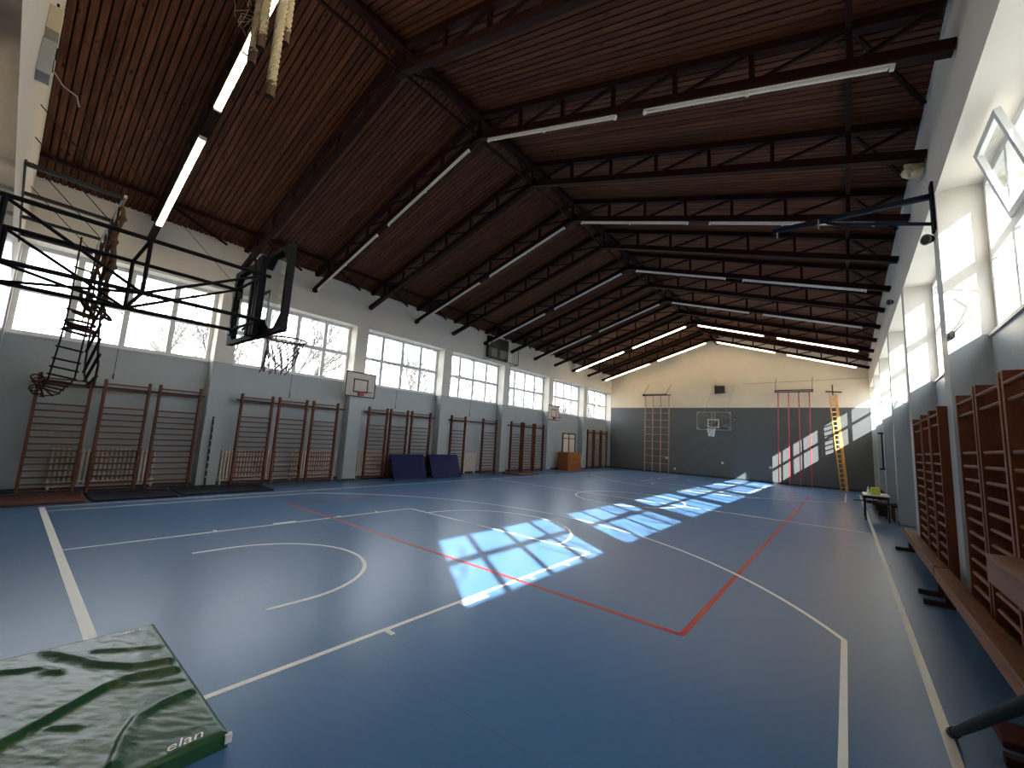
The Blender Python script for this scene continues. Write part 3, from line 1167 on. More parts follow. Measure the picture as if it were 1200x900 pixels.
knotted_rope(-2.15, 3.35, 'thick brown knotted rope nearest the right end of the rack')
knotted_rope(-2.95, 3.55, 'thick brown knotted rope second from the right end of the rack')
knotted_rope(-3.72, 4.10, 'thinner brown knotted rope third from the right end of the rack', 0.026)
knotted_rope(-4.35, 4.15, 'short brown knotted rope fourth from the right end of the rack', 0.024)


def hoop_ring(c, R, ax, label, i):
    c = Vector(c)
    t_ = thing('gymnastic_ring', label, 'gymnastic ring', c, 'rings hung on the rope rack')
    MB().ring(c, R, 0.023, ax, 24, 6).build('ring', 'rope_dark', t_)
    top = c + Vector((0, 0, R * 0.95))
    MB().tube(top, (c.x + 0.1 * math.sin(i), -0.03, ZR - 0.08), 0.010, 5).build('strap', 'rope_dark', t_)


RINGS = [((-4.95, -0.03, 3.30), 0.215, (0.30, 0.10, 0.95), 'lowest dark ring of the bundle under the rack'),
         ((-4.93, -0.02, 3.37), 0.205, (0.22, 0.16, 0.95), 'dark ring lying just above the lowest ring of the bundle'),
         ((-4.90, -0.05, 3.45), 0.19, (0.35, 0.05, 0.93), 'dark ring at middle height of the left ring bundle'),
         ((-4.80, -0.02, 3.60), 0.16, (0.30, 0.2, 0.9), 'smaller dark ring at the top of the left ring bundle'),
         ((-3.60, -0.10, 3.62), 0.15, (0.5, 0.8, 0.3), 'dark ring in the upper right ring bundle, left one'),
         ((-3.25, -0.02, 3.50), 0.19, (0.55, 0.75, 0.3), 'widest dark ring of the upper right ring bundle'),
         ((-3.42, 0.07, 3.46), 0.15, (0.35, 0.6, 0.7), 'dark ring in the upper right ring bundle, lowest one')]
for i, (c, R, ax, lb) in enumerate(RINGS):
    hoop_ring(c, R, ax, lb, i)


def rope_ladder(label, sa, sb, rungs):
    t_ = thing('rope_ladder', label, 'rope ladder', sa[0], 'rope ladders on the rack')

    def at(path, f):
        ds = [0]
        for a, b_ in zip(path, path[1:]):
            ds.append(ds[-1] + (Vector(b_) - Vector(a)).length)
        d = f * ds[-1]
        for i in range(len(path) - 1):
            if d <= ds[i + 1] + 1e-9:
                u = (d - ds[i]) / max(ds[i + 1] - ds[i], 1e-9)
                return Vector(path[i]).lerp(Vector(path[i + 1]), u)
        return Vector(path[-1])
    for p in (sa, sb):
        MB().chain(p, 0.013, 6).build('side_rope', 'rope_dark', t_)
    for i in range(rungs):
        f = (i + 0.6) / rungs
        a, b_ = at(sa, f), at(sb, f)
        e = (b_ - a) * 0.12
        MB().tube(a - e, b_ + e, 0.017, 7).build('rung', 'rope_dark', t_)


rope_ladder('dark rope ladder pulled across and draped over the nearest wall bars',
            [(-4.3, -0.03, 4.85), (-4.0, -0.02, 3.6), (-4.0, -0.02, 3.25), (-4.2, -0.02, 3.02), (-4.6, 0.0, 2.77), (-5.5, 0.05, 2.46), (-7.2, -0.05, 2.2), (-7.93, -0.26, 2.15)],
            [(-4.3, -0.27, 4.85), (-3.95, -0.27, 3.7), (-4.0, -0.27, 3.37), (-4.3, -0.28, 3.0), (-4.8, -0.28, 2.74), (-5.8, -0.27, 2.43), (-7.0, -0.27, 2.3), (-7.93, -0.30, 2.45)], 15)
rope_ladder('dark rope ladder hanging freely with twisted lowest rungs below the rack',
            [(-2.9, -0.05, 4.85), (-2.9, -0.05, 3.4), (-2.94, -0.05, 2.91), (-2.84, -0.05, 2.58), (-2.63, -0.05, 2.38), (-1.9, -0.05, 2.18)],
            [(-2.3, -0.05, 4.85), (-2.1, -0.05, 3.4), (-1.97, -0.05, 2.99), (-1.63, -0.05, 2.66), (-1.34, -0.05, 2.44), (-1.4, -0.05, 2.16)], 9)
# tangle of ladder rope on the post top
b = MB()
for i in range(7):
    b.ring((-7.97 + 0.02 * math.sin(i), -0.31 + 0.03 * math.cos(i * 2), 2.2 + i * 0.07), 0.07 + 0.02 * (i % 3), 0.014,
           (math.sin(i * 2.1), 0.4, math.cos(i * 1.3)), 14, 5)
tag(b.build('rope_coil', 'rope_dark', None, base=(-7.97, -0.31, 2.2)), 'dark tangle of rope hooked on the post of the nearest wall bars', 'rope')

# ------------------------------------------------------------------ thick climbing ropes tied up near the camera
D = fwd


def twisted_rope(x, y, z0, z1, r, label, cap=True):
    t_ = thing('thick_climbing_rope', label, 'rope', (x, y, z0), 'thick pale climbing ropes')
    n = int((z1 - z0) / 0.012)
    for s_ in range(3):
        pts = []
        for i in range(n + 1):
            zz = z0 + (z1 - z0) * i / n
            a = 2 * math.pi * s_ / 3 + zz * 2 * math.pi / 0.085
            pts.append((x + r * 0.42 * math.cos(a), y + r * 0.42 * math.sin(a), zz))
        MB().chain(pts, r * 0.60, 6).build('strand', 'rope_pale', t_)
    MB().tube((x, y, z0 - 0.05), (x, y, z0 + 0.02), r * 0.95, 10).build('end_cap', 'rope_brown', t_)


twisted_rope(3.92, -0.16, 3.31, 5.2, 0.021, 'longest pale twisted climbing rope with bound end near the top left')
twisted_rope(3.86, -0.205, 3.55, 5.2, 0.019, 'short pale twisted climbing rope beside the glowing tube')
twisted_rope(3.80, -0.215, 3.50, 5.2, 0.019, 'frayed pale twisted climbing rope overlapping the glowing tube')
twisted_rope(3.90, -0.125, 3.62, 5.2, 0.018, 'pale twisted climbing rope half hidden behind the longest rope')
b = MB()
rf = random.Random(11)
for i in range(46):
    z = rf.uniform(3.62, 4.1)
    a = rf.uniform(0, 6.28)
    p = Vector((3.79 + 0.02 * math.cos(a), -0.23 + 0.02 * math.sin(a), z))
    q = p + Vector((rf.uniform(-.06, .03), rf.uniform(-.06, .02), rf.uniform(-.05, .03)))
    q2 = q + Vector((rf.uniform(-.02, .02), rf.uniform(-.02, .02), rf.uniform(-.05, 0)))
    b.chain([p, q, q2], 0.0012, 3)
fz = b.build('frayed_fibres', 'rope_pale', bpy.data.objects['thick_climbing_rope.002'])
tag(fz, kind='stuff')

# boxes on the rear wall high up left
t = thing('wall_box', 'cream electrical box high on the rear wall', 'electrical box', (0.3, YN, 5.0))
MB().box(-0.5, YN, 5.68, -0.28, YN + 0.10, 5.95).build('box_body', 'cream_box', t, bevel=0.008)
MB().box(-0.45, YN + 0.04, 5.95, -0.33, YN + 0.06, 6.02).build('cable_loop', 'black_steel', t)
t = thing('wall_box', 'grey electrical box high on the rear wall below the cream one', 'electrical box', (0.3, YN, 4.6))
MB().box(-0.5, YN, 5.20, -0.28, YN + 0.10, 5.57).build('box_body', 'grey_box', t, bevel=0.008)
MB().box(-0.5, YN + 0.10, 5.36, -0.28, YN + 0.106, 5.375).build('lid_joint', 'black_steel', t)
MB().box(-0.45, YN + 0.10, 5.48, -0.35, YN + 0.115, 5.56).build('switch', 'black_steel', t)
# stay wires of the old fittings on the rear wall
for p, q, lb in (((-3.33, YN + 0.01, 7.95), (0.40, 1.06, 3.64), 'long thin stay wire to the front corner of the near hoop frame'),
                 ((-4.2, YN + 0.01, 7.35), (-0.50, 1.06, 3.64), 'thin stay wire to the left corner of the near hoop frame')):
    o = MB().tube(p, q, 0.0035, 5).build('stay_wire', 'rope_dark', None, base=p)
    tag(o, lb, 'wire', 'stay wires at the rear wall')
o = MB().chain([(-2.75, YN + 0.01, 6.70), (-2.62, -0.80, 6.42), (-2.5, -0.66, 6.30), (-2.47, -0.62, 6.15)], 0.010, 5).build(
    'loose_cable', 'cord', None, base=(-2.75, YN, 6.7))
tag(o, 'short loose cable end sticking out of the upper rear wall', 'cable')

# ------------------------------------------------------------------ caged scoreboard high on the left wall
t = thing('scoreboard', 'black scoreboard in a wire cage high on the left wall', 'scoreboard', (-7.9, 14.85, 5.6))
MB().box(-8.07, 14.1, 5.78, -7.92, 15.65, 6.88).build('panel', 'green_black', t)
for a in (14.22, 14.98):
    MB().box(-7.92, a, 5.86, -7.905, a + 0.55, 6.30).build('display', 'grey_box', t)
    b = MB()
    for i in range(7):
        b.box(-7.905, a + i * 0.09, 5.86, -7.895, a + i * 0.09 + 0.015, 6.30)
    for i in range(6):
        b.box(-7.905, a, 5.86 + i * 0.085, -7.895, a + 0.555, 5.875 + i * 0.085)
    tag(b.build('grille', 'board_black', t), kind='stuff')
y0, y1, z0, z1, x1 = 13.85, 16.0, 5.62, 6.95, -7.5
xc = XL + 0.05
for p, q in (((xc, y0, z0), (x1, y0, z0)), ((xc, y1, z0), (x1, y1, z0)), ((x1, y0, z0), (x1, y1, z0)), ((x1, y0, z0), (x1, y0, z1)),
             ((x1, y1, z0), (x1, y1, z1)), ((x1, y0, z1), (x1, y1, z1)), ((xc, y0, z1), (x1, y0, z1)), ((xc, y1, z1), (x1, y1, z1))):
    MB().tube(p, q, 0.018, 6).build('cage_bar', 'black_steel', t)
for i in range(1, 5):
    MB().tube((x1, y1 - 0.12 * i, z0), (x1, y1 - 0.12 * i, z1), 0.006, 5).build('cage_wire', 'black_steel', t)

# ------------------------------------------------------------------ door, cabinet, mats on the left side
d = MB()
xd = RL
for a in ((22.25, 0.0, 22.33, 2.33), (23.80, 0.0, 23.88, 2.33), (22.33, 2.25, 23.80, 2.33), (22.33, 1.95, 23.80, 2.0), (23.0, 0.0, 23.07, 2.25)):
    d.box(xd, a[0], a[1], xd + 0.06, a[2], a[3])
door = d.build('door_1', 'board_black')
tag(door, kind='structure')
for a, b_ in ((22.33, 23.0), (23.07, 23.80)):
    for za, zb_ in ((0.0, 1.95), (2.0, 2.25)):
        MB().box(xd, a, za, xd + 0.03, b_, zb_).build('door_panel', 'door_panel', door)
t = thing('cabinet', 'orange-brown wooden cabinet before the door at the far left wall', 'cabinet', (-7.8, 22.2, 0))
MB().box(-8.15, 21.35, 0.0, -7.45, 22.98, 1.08).build('body', 'cabinet_wood', t, bevel=0.01)
for i in range(3):
    MB().box(-7.45, 21.40, 0.05 + i * 0.345, -7.432, 22.93, 0.365 + i * 0.345).build('front_board', 'cabinet_wood', t)
lid = MB().box(-8.15, 21.33, 1.08, -7.43, 23.0, 1.11).build('top', 'cabinet_wood', t)
MB().box(-7.62, 22.55, 1.11, -7.54, 22.68, 1.15).build('lid_catch', 'white_paint', lid)


def leaning_mat(y0, y1, label):
    b = MB()
    nu, nv = 26, 14
    H, T = 1.0, 0.10
    xb0, xt0 = -7.44, -7.80

    def pos(u, v, front):
        y = y0 + (y1 - y0) * u
        x = xb0 + (xt0 - xb0) * v
        z = 0.93 * v
        edge = min(u, 1 - u, v, 1 - v)
        k = min(1, edge / 0.08)
        disp = 0.022 * k * (0.5 + 0.5 * math.sin(2 * math.pi * ((u * 1.7 - v) * 4.2))) ** 3
        n = Vector((0.93, 0, 0.36)).normalized()
        p = Vector((x, y, z)) + n * (disp if front else -T)
        return (p.x, p.y, p.z + (0.04 if not front else 0.0))
    vs = []
    for front in (True, False):
        for j in range(nv + 1):
            for i in range(nu + 1):
                vs.append(pos(i / nu, j / nv, front))
    N = (nu + 1) * (nv + 1)
    fs = []
    for j in range(nv):
        for i in range(nu):
            a = j * (nu + 1) + i
            fs.append((a, a + 1, a + nu + 2, a + nu + 1))
            fs.append((N + a, N + a + nu + 1, N + a + nu + 2, N + a + 1))
    rim = [i for i in range(nu + 1)] + [j * (nu + 1) + nu for j in range(1, nv + 1)] + \
          [nv * (nu + 1) + i for i in range(nu - 1, -1, -1)] + [j * (nu + 1) for j in range(nv - 1, 0, -1)]
    for a, c in zip(rim, rim[1:] + rim[:1]):
        fs.append((a, N + a, N + c, c))
    b.add(vs, fs)
    b.sm = True
    o = b.build('gym_mat', 'mat_blue', None, base=(xb0, (y0 + y1) / 2, 0))
    tag(o, label, 'mat', 'blue mats leaning on the left wall bars')


leaning_mat(8.85, 10.42, 'left blue vinyl mat with diagonal creases leaning on the wall bars')
leaning_mat(10.72, 12.35, 'right blue vinyl mat with diagonal creases leaning near the pilaster')

for nm, box_, mm, lb in (
        ('floor_mat', (-7.75, -0.93, 0.003, -6.5, 0.62, 0.06), 'mat_brown', 'flat reddish brown mat on the floor at the left picture edge'),
        ('floor_mat', (-7.75, 0.70, 0.003, -6.5, 2.15, 0.05), 'mat_navy', 'flat dark blue mat on the floor right of the brown mat'),
        ('floor_mat', (-7.80, 2.24, 0.003, -6.6, 4.3, 0.05), 'mat_navy', 'flat blackish mat on the floor before the first left pilaster'),
        ('floor_board', (-7.75, 15.5, 0.003, -6.6, 17.15, 0.07), 'mat_brown', 'flat brown board on the floor before the fourth trio of wall bars')):
    x0, y0, z0, x1, y1, z1 = box_
    o = MB().box(*box_).build(nm, mm, None, bevel=0.015, base=((x0 + x1) / 2, (y0 + y1) / 2, z0))
    tag(o, lb, 'mat')

# ------------------------------------------------------------------ green landing mat in the foreground
MX0, MX1, MY0, MY1, MH = 1.12, 3.02, -0.93, 0.355, 0.085
FOLDS = [([(2.42, -0.75), (2.3, -0.48), (2.17, -0.29), (2.02, -0.06), (2.01, 0.13), (2.08, 0.30)], 0.030, 0.030),
         ([(1.23, -0.25), (1.44, -0.13), (1.67, -0.02), (1.84, 0.13), (1.91, 0.31)], 0.024, 0.030),
         ([(1.4, -0.02), (1.52, 0.12), (1.63, 0.29)], 0.016, 0.026),
         ([(2.87, -0.12), (2.65, -0.04), (2.52, 0.03), (2.45, 0.16), (2.44, 0.32)], 0.018, 0.030),
         ([(1.35, -0.48), (1.42, -0.37), (1.46, -0.3), (1.61, -0.22)], 0.020, 0.026),
         ([(2.3, -0.29), (2.38, -0.20)], 0.012, 0.02),
         ([(2.05, 0.02), (2.2, 0.2), (2.25, 0.3)], 0.008, 0.02)]


def seg_d(p, a, b_):
    ax, ay = a
    bx_, by = b_
    dx, dy = bx_ - ax, by - ay
    t_ = max(0, min(1, ((p[0] - ax) * dx + (p[1] - ay) * dy) / (dx * dx + dy * dy)))
    ex, ey = p[0] - ax - t_ * dx, p[1] - ay - t_ * dy
    side = dx * ey - dy * ex
    return math.hypot(ex, ey), side


def mat_h(x, y):
    h = 0
    for path, hh, ww in FOLDS:
        best, sd = 9, 0
        for a, b_ in zip(path, path[1:]):
            dd, s_ = seg_d((x, y), a, b_)
            if dd < best:
                best, sd = dd, s_
        w = ww * (0.55 if sd > 0 else 1.5)
        h += hh * math.exp(-(best / w) ** 2)
    v = Vector((x * 3.2 + y * 1.6, y * 6 - x * 2.5, 0))
    h += 0.004 * noise.noise(v) + 0.0024 * noise.noise(v * 3.1) + 0.0017 * noise.noise(Vector((x * 9 + y * 5, y * 30 - x * 22, 1)))
    e = min(x - MX0, MX1 - x, y - MY0, MY1 - y)
    return h * min(1, max(0, e / 0.05)) - 0.012 * max(0, 1 - e / 0.03) ** 2


b = MB()
nu, nv = 170, 116
vs = []
for j in range(nv + 1):
    for i in range(nu + 1):
        x = MX0 + (MX1 - MX0) * i / nu
        y = MY0 + (MY1 - MY0) * j / nv
        vs.append((x, y, MH + mat_h(x, y)))
fs = []
for j in range(nv):
    for i in range(nu):
        a = j * (nu + 1) + i
        fs.append((a, a + 1, a + nu + 2, a + nu + 1))
b.add(vs, fs)
b.sm = True
lm = thing('landing_mat', 'creased dark green vinyl mat lying in the bottom left corner', 'mat', ((MX0 + MX1) / 2, (MY0 + MY1) / 2, 0))
b.build('cover', 'mat_green', lm)
b = MB()
rim = [(MX0, MY0), (MX1, MY0), (MX1, MY1), (MX0, MY1)]
for (ax, ay), (bx_, by) in zip(rim, rim[1:] + rim[:1]):
    n = 30
    for i in range(n):
        x0, y0 = ax + (bx_ - ax) * i / n, ay + (by - ay) * i / n
        x1, y1 = ax + (bx_ - ax) * (i + 1) / n, ay + (by - ay) * (i + 1) / n
        b.add([(x0, y0, 0.003), (x1, y1, 0.003), (x1, y1, MH - 0.012), (x0, y0, MH - 0.012)], [(0, 1, 2, 3)])
b.build('side_band', 'mat_green_side', lm)
MB().box(MX1 - 0.01, MY1 - 0.02, 0.03, MX1 + 0.014, MY1 + 0.014, 0.075).build('zip_end', 'white_paint', lm)


def lettering(txt, size, px, py, ang, parent, shear=0.35):
    cu = bpy.data.curves.new('lettering', 'FONT')
    cu.body = txt
    cu.size = size
    cu.shear = shear
    cu.resolution_u = 3
    tmp = bpy.data.objects.new('lettering_curve', cu)
    C.objects.link(tmp)
    bpy.context.view_layer.update()
    me = bpy.data.meshes.new_from_object(tmp.evaluated_get(bpy.context.evaluated_depsgraph_get()))
    C.objects.unlink(tmp)
    bpy.data.objects.remove(tmp)
    off = WL[parent.name]
    ca, sa_ = math.cos(ang), math.sin(ang)
    for v in me.vertices:
        x = px + v.co.x * ca - v.co.y * sa_
        y = py + v.co.x * sa_ + v.co.y * ca
        v.co = Vector((x, y, MH + mat_h(x, y) + 0.0065)) - off
    me.materials.append(M('white_paint'))
    o = bpy.data.objects.new('lettering', me)
    link(o, parent)


lettering('elan', 0.105, 2.975, 0.075, math.pi / 2, lm)
lettering('elan', 0.075, 1.235, 0.13, math.pi / 2, lm)

# ------------------------------------------------------------------ far wall equipment
YW = 28.22
t = thing('climbing_lattice', 'tall wooden climbing lattice of four poles on the far wall', 'climbing frame', (-4.45, YW, 0))
PX = [-5.30, -4.75, -4.19, -3.62]
for x in PX:
    MB().tube((x, YW, 0.0), (x, YW, 5.35), 0.028, 8).build('pole', 'lattice_wood', t)
for i in range(9):
    z = 0.62 + i * 0.5
    for a, b_ in zip(PX, PX[1:]):
        MB().tube((a, YW, z), (b_, YW, z), 0.016, 6).build('rung', 'lattice_wood', t)
MB().bar((-5.5, YW, 5.38), (-3.5, YW, 5.38), 0.05, 0.05).build('head_bar', 'truss_paint', t)
MB().bar((-5.6, YF - 0.03, 5.48), (-3.9, YF - 0.03, 5.48), 0.05, 0.05).build('wall_bar', 'truss_paint', t)
for x in (-5.5, -3.9):
    MB().tube((x, YW + 0.03, 5.42), (x + 0.35, YF - 0.015, 6.2), 0.012, 6).build('stay', 'black_steel', t)
    MB().bar((x, YF - 0.005, 5.45), (x, YW, 5.40), 0.04, 0.04).build('bracket', 'truss_paint', t)

t = thing('pole_rack', 'black steel bracket high on the far wall over the red poles', 'bracket', (3.55, YW, 5.3))
MB().bar((2.62, YW, 5.42), (4.5, YW, 5.42), 0.05, 0.05).build('head_bar', 'black_steel', t)
MB().bar((2.62, YF - 0.05, 5.55), (4.5, YF - 0.05, 5.55), 0.05, 0.05).build('wall_bar', 'black_steel', t)
for x in (2.65, 4.45):
    MB().tube((x, YW + 0.02, 5.45), (x + 0.03, YF - 0.04, 6.3), 0.014, 6).build('stay', 'black_steel', t)
    MB().bar((x, YF - 0.03, 5.52), (x, YW, 5.44), 0.04, 0.04).build('bracket', 'black_steel', t)
for i, (xt, xb2) in enumerate(((2.80, 2.72), (3.31, 3.25), (3.81, 3.77), (4.31, 4.28))):
    b = MB()
    b.tube((xb2, YW, 0.0), (xt, YW, 5.40), 0.026, 8)
    o = b.build('climbing_pole', 'red_steel', None, base=(xb2, YW, 0))
    tag(o, '%s red climbing pole on the far wall, counted from the left' % ORD[i], 'climbing pole', 'red climbing poles')

t = thing('wooden_ladder', 'yellow-brown wooden ladder leaning at the right of the far wall', 'ladder', (5.55, 28.15, 0))
A0, A1 = Vector((5.36, 28.05, 0.0)), Vector((5.22, 28.22, 5.2))
B0, B1 = Vector((5.72, 28.25, 0.0)), Vector((5.50, 28.40, 5.25))
A0.x, B0.x = 5.55, 5.80
MB().bar(A0, A1, 0.05, 0.06, (0, 1, 0)).build('stile', 'ladder_wood', t)
MB().bar(B0, B1, 0.13, 0.06, (0, 1, 0)).build('stile', 'ladder_wood', t)
for i in range(20):
    f = 0.03 + i * 0.049
    MB().bar(A0.lerp(A1, f), B0.lerp(B1, f), 0.035, 0.05).build('rung', 'ladder_wood', t)
MB().bar((5.05, 28.35, 5.42), (5.78, 28.35, 5.36), 0.05, 0.06).build('hook_bar', 'black_steel', t)
MB().bar((5.38, 28.3, 5.2), (5.36, 28.45, 5.8), 0.05, 0.06, (0, 1, 0)).build('hook_post', 'black_steel', t)

t = thing('loudspeaker', 'small black loudspeaker box high in the middle of the far wall', 'loudspeaker', (-0.4, YF, 5.45))
MB().box(-0.66, YF - 0.28, 5.46, -0.14, YF - 0.02, 5.92).build('box', 'board_black', t, bevel=0.01)
MB().box(-0.74, YF - 0.1, 5.42, -0.69, YF, 6.0).build('bracket', 'black_steel', t)
MB().box(-0.58, YF - 0.285, 5.55, -0.22, YF - 0.28, 5.83).build('grille', 'skirting', t)
o = MB().tube((0.9, YF - 0.015, 6.02), (XR, YF - 0.015, 6.15), 0.012, 5).build('wall_cable', 'cord', None, base=(0.9, YF, 6.0))
tag(o, 'thin cable running along the cream upper far wall', 'cable')
for x, z, lb in ((-0.33, 0.98, 'white wall socket below the far hoop'), (2.28, 0.92, 'white wall socket left of the first red pole'),
                 (-3.85, 1.05, 'white wall socket by the right pole of the lattice'), (-3.30, 0.35, 'low white wall socket right of the lattice')):
    t = thing('wall_socket', lb, 'socket', (x, YF, z))
    MB().box(x - 0.06, YF - 0.02, z - 0.06, x + 0.06, YF, z + 0.06).build('plate', 'socket', t)
    MB().box(x - 0.03, YF - 0.026, z - 0.03, x + 0.03, YF - 0.02, z + 0.03).build('insert', 'grey_box', t)

# ------------------------------------------------------------------ right wall equipment
t = thing('swing_bracket', 'dark navy steel bracket of two tubes folded out from the right wall', 'bracket', (6.9, 7.3, 5.2))
MB().box(XR - 0.03, 7.24, 5.12, XR, 7.42, 5.85).build('wall_plate', 'navy_steel', t)
MB().bar((XR, 7.33, 5.66), (4.98, 7.2, 5.61), 0.06, 0.075).build('arm', 'navy_steel', t)
MB().chain([(XR, 7.38, 5.25), (5.85, 7.2, 5.50), (5.75, 7.2, 5.54), (5.66, 7.2, 5.63)], 0.027, 8).build('strut', 'navy_steel', t)
for x in (5.62, 5.05):
    MB().tube((x, 7.2, 5.64), (x, 7.2, 5.48), 0.014, 6).build('hook', 'grey_steel', t)


def floodlight(y, z, label):
    t_ = thing('floodlight', label, 'floodlight', (XR - 0.1, y, z))
    fb = MB().chain([(XR - 0.005, y, z), (XR - 0.05, y - 0.03, z - 0.01), (XR - 0.09, y - 0.06, z - 0.02)], [0.03, 0.065, 0.075], 14).build('body', 'black_steel', t_)
    MB().ring((XR - 0.092, y - 0.062, z - 0.02), 0.072, 0.010, (-0.75, -0.65, -0.12), 20, 6).build('bezel', 'grey_steel', fb)


floodlight(7.50, 5.08, 'round dark floodlight on the right wall under the navy bracket')
floodlight(13.6, 5.95, 'round dark floodlight on the upper right wall further back')
b = MB()
rf = random.Random(5)
for i in range(9):
    b.ball((6.84 + rf.uniform(-.10, .08), 7.78 + rf.uniform(-.11, .11), 6.36 + rf.uniform(-.09, .09)), rf.uniform(0.04, 0.08), 1, 1.1, 0.9)
tag(b.build('foam_lump', 'foam', None, base=(6.84, 7.78, 6.3)), 'pale yellow lump of mounting foam at a truss end on the right', 'foam')
t = thing('window_opener', 'bent steel window opener rod on the sunlit near right pilaster face', 'handle', (7.1, 7.14, 3.7))
MB().chain([(7.0, 7.12, 3.55), (7.16, 7.1, 3.75), (7.26, 7.1, 3.98), (7.14, 7.1, 4.12)], 0.010, 6).build('rod', 'grey_steel', t)
MB().box(6.97, 7.1, 3.50, 7.02, 7.17, 3.58).build('clamp', 'black_steel', t)
t = thing('wall_hook', 'dark vertical bar with hooks on a far right pilaster', 'hook', (6.9, 20.2, 1.4))
MB().bar((XR - 0.05, 20.2, 1.45), (XR - 0.05, 20.2, 2.8), 0.05, 0.05, (0, 1, 0)).build('bar', 'black_steel', t)
for z in (1.45, 2.78):
    MB().box(XR - 0.16, 20.15, z - 0.03, XR, 20.25, z + 0.03).build('bracket', 'black_steel', t)


def gym_bench(x0, x1, y0, y1, label, ztop=0.44, w=0.15):
    """long bench; front edge from (x0,y0) to (x1,y1)"""
    t_ = thing('gym_bench', label, 'bench', ((x0 + x1) / 2, (y0 + y1) / 2, 0), 'long wooden gym benches')
    p, q = Vector((x0 + w / 2, y0, ztop - 0.02)), Vector((x1 + w / 2, y1, ztop - 0.02))
    MB().bar(p, q, w, 0.04).build('seat', 'bench_wood', t_, bevel=0.006)
    dz = Vector((0, 0, -0.075))
    dx = Vector((-w / 2 + 0.014, 0, 0))
    MB().bar(p + dz + dx, q + dz + dx, 0.028, 0.11).build('apron', 'bench_wood', t_, bevel=0.004)
    for f in (0.05, 0.94):
        c = p.lerp(q, f)
        MB().box(c.x - 0.02, c.y - 0.03, 0.06, c.x + 0.05, c.y + 0.03, ztop - 0.04).build('leg', 'rope_dark', t_)
        MB().box(c.x - 0.22, c.y - 0.035, 0.0, c.x + 0.07, c.y + 0.035, 0.06).build('foot', 'rope_dark', t_)
    MB().box(c.x - 0.01, c.y - 0.3, 0.2, c.x + 0.02, c.y + 0.02, 0.26).build('brace', 'rope_dark', t_)


gym_bench(6.69, 6.695, 7.50, 11.45, 'far long wooden gym bench before the right wall bars')
gym_bench(6.67, 6.69, 3.30, 7.42, 'near long wooden gym bench cut by the right picture edge')
# plank hung in the wall bars
t = thing('hanging_bench', 'wooden bench section hooked on the wall bars at the right edge', 'bench', (6.7, 3.2, 1.0))
MB().box(6.60, 2.3, 1.00, 6.63, 3.98, 1.16).build('apron', 'bench_wood', t, bevel=0.004)
MB().box(6.60, 2.3, 1.16, 6.83, 3.98, 1.195).build('seat', 'bench_wood', t, bevel=0.005)
MB().box(6.80, 3.55, 1.04, 6.86, 3.61, 1.16).build('hook', 'black_steel', t)
# leaning dark pole with rubber foot
t = thing('leaning_pole', 'dark scuffed tube standing on the sideline and leaning out of frame', 'pole', (6.31, 3.62, 0))
MB().tube((6.315, 3.60, 0.032), (6.35, 1.1, 1.39), 0.026, 14).build('tube', 'pole_dark', t)
MB().chain([(6.313, 3.655, 0.004), (6.315, 3.60, 0.034), (6.317, 3.50, 0.088)], [0.022, 0.033, 0.031], 14).build('rubber_foot', 'black_steel', t)
o = MB().box(6.56, 3.72, 0.003, 6.80, 4.05, 0.05).build('rubber_foot_pad', 'red_rubber', None, bevel=0.01, base=(6.66, 3.7, 0))
tag(o, 'dark red rubber pad on the floor under the near bench', 'pad')

# table and clutter at the far right
t = thing('table', 'small pale-topped table with black legs by the far right wall', 'table', (6.47, 16.5, 0))
MB().box(6.18, 15.75, 0.72, 6.78, 16.95, 0.75).build('top', 'white_paint', t)
for x in (6.22, 6.74):
    for y in (15.80, 16.9):
        MB().box(x - 0.018, y - 0.018, 0, x + 0.018, y + 0.018, 0.72).build('leg', 'black_steel', t)
MB().box(6.22, 15.8, 0.50, 6.74, 16.9, 0.53).build('shelf', 'board_black', t)
MB().box(6.21, 15.78, 0.64, 6.75, 15.80, 0.72).build('apron', 'black_steel', t)
t = thing('cardboard_box', 'bright yellow box standing on the small table', 'box', (6.47, 16.1, 0.75))
MB().box(6.37, 15.95, 0.751, 6.58, 16.30, 0.94).build('body', 'yellow_box', t, bevel=0.01)
MB().box(6.40, 15.97, 0.94, 6.55, 16.28, 0.955).build('lid', 'yellow_box', t)
t = thing('bottle', 'small white bottle standing left of the yellow box', 'bottle', (6.31, 16.05, 0.75))
MB().chain([(6.31, 16.05, 0.751), (6.31, 16.05, 0.88), (6.31, 16.05, 0.91), (6.31, 16.05, 0.95)], [0.035, 0.035, 0.015, 0.014], 12).build('body', 'bottle_white', t)
MB().tube((6.31, 16.05, 0.95), (6.31, 16.05, 0.975), 0.018, 10).build('cap', 'white_paint', t)
o = MB().bar((5.95, 15.9, 0.545), (6.5, 16.1, 0.555), 0.05, 0.03).build('wooden_stick', 'board_black', None, base=(6.2, 16.0, 0.53))
tag(o, 'black stick lying across the shelf of the small table', 'stick')
t = thing('low_bench', 'low brown bench standing along the right wall behind the table', 'bench', (6.75, 18.5, 0))
MB().box(6.55, 17.3, 0.36, 6.82, 21.5, 0.41).build('seat', 'bench_wood', t)
for y in (17.5, 19.3, 21.3):
    MB().box(6.58, y - 0.03, 0, 6.80, y + 0.03, 0.36).build('leg', 'rope_dark', t)
for i, (x, y, z, lb) in enumerate(((6.68, 18.4, 0.41, 'dark bundle lying on the low brown bench'), (6.70, 19.5, 0.41, 'brown bag slumped on the low bench behind the table'),
                                   (6.68, 20.6, 0.41, 'dark helmet-like bag at the far end of the low bench'))):
    o = MB().ball((x, y, z + 0.164), 0.18, 0.9, 1.3, 0.9).build('bag', ('rope_dark', 'mat_brown', 'board_black')[i], None, base=(x, y, z))
    tag(o, lb, 'bag')
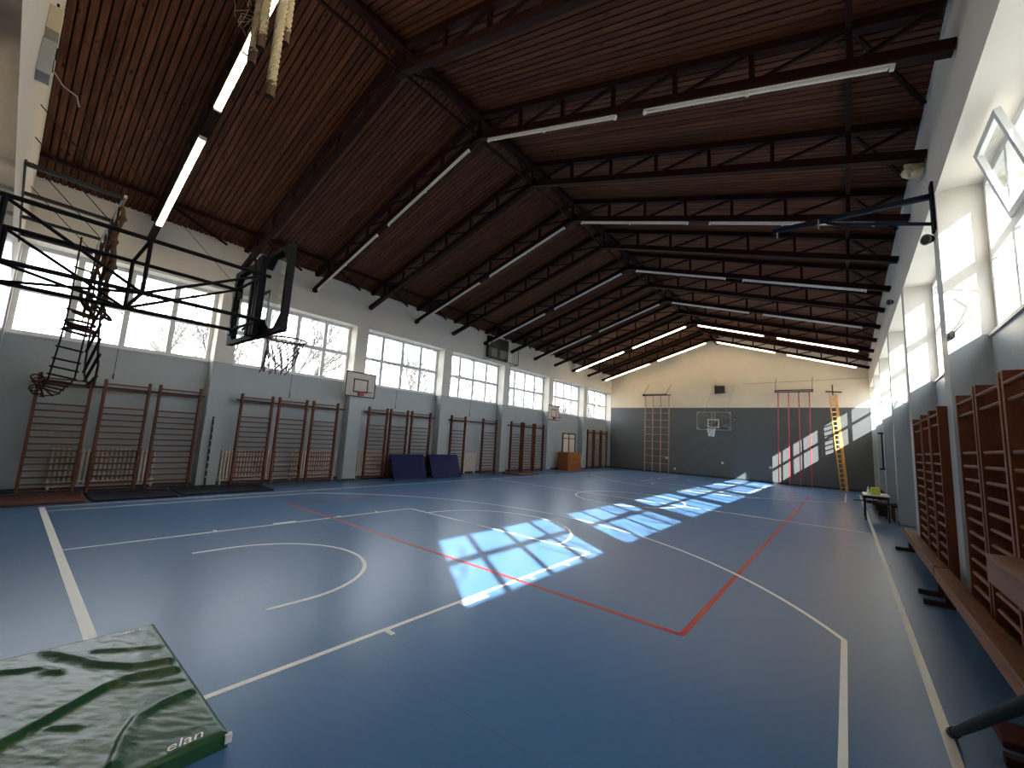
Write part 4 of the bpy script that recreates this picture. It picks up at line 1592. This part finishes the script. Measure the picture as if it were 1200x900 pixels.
for i, (y, lb) in enumerate(((16.35, 'dark brown wooden stool beside the right pilaster, nearest one'),
                             (16.95, 'dark brown wooden stool behind the nearest stool by the right wall'))):
    x = 7.02
    t = thing('stool', lb, 'stool', (x, y, 0), 'dark stools by the right pilaster')
    MB().box(x - 0.18, y - 0.2, 0.42, x + 0.18, y + 0.2, 0.46).build('seat', 'rope_dark', t)
    for dx in (-0.15, 0.15):
        for dy in (-0.17, 0.17):
            MB().box(x + dx - 0.02, y + dy - 0.02, 0, x + dx + 0.02, y + dy + 0.02, 0.42).build('leg', 'bar_wood', t)


# ------------------------------------------------------------------ bare trees outside
def bare_tree(x, y, h, seed, label):
    r_ = random.Random(seed)
    t_ = thing('bare_tree', label, 'tree', (x, y, -0.35), 'bare trees outside the windows')
    tr, br = MB(), MB()

    def grow(p, d, L, r, lvl):
        n = 4
        pts, rr = [p], [r]
        for i in range(n):
            d = (d + Vector((r_.uniform(-.22, .22), r_.uniform(-.22, .22), r_.uniform(-.05, .16)))).normalized()
            p = p + d * L / n
            pts.append(p)
            rr.append(max(0.017, r * (1 - 0.45 * (i + 1) / n)))
        (tr if lvl == 0 else br).chain(pts, rr, 6 if lvl < 2 else 4, caps=False)
        if lvl >= 4:
            return
        kids = (5, 5, 4, 3)[lvl]
        for k in range(kids):
            i = r_.randint(1 if lvl else 2, n)
            a = r_.uniform(0, 6.283)
            side = Vector((math.cos(a), math.sin(a), r_.uniform(0.1, 0.7)))
            nd = (d * 0.55 + side * 0.8).normalized()
            grow(pts[i], nd, L * r_.uniform(0.55, 0.78), rr[i] * 0.62, lvl + 1)
    grow(Vector((x, y, -0.35)), Vector((0, 0, 1)), h * 0.45, h * 0.018, 0)
    tr.build('trunk', 'bark', t_)
    tag(br.build('branches', 'bark', t_), kind='stuff')


for i, (x, y, h) in enumerate(((-15.5, 3.6, 9.5), (-15.5, 8.6, 10), (-15.0, 14.5, 9), (-15.5, 20.5, 10), (-15.5, 27, 9.5),
                               (-15, 33, 9.5), (-15.5, 39.5, 9.5))):
    bare_tree(x, y, h, 20 + i, 'bare tree seen through the left windows, %s from the near end' % ORD[i])
for i, (x, y, h) in enumerate(((12.6, -7.2, 9.5), (11.6, 2.0, 8.5), (11.8, 7.6, 9.0), (12.5, 14.5, 9.0))):
    bare_tree(x, y, h, 40 + i, 'bare tree outside the right windows, %s from the near end' % ORD[i])
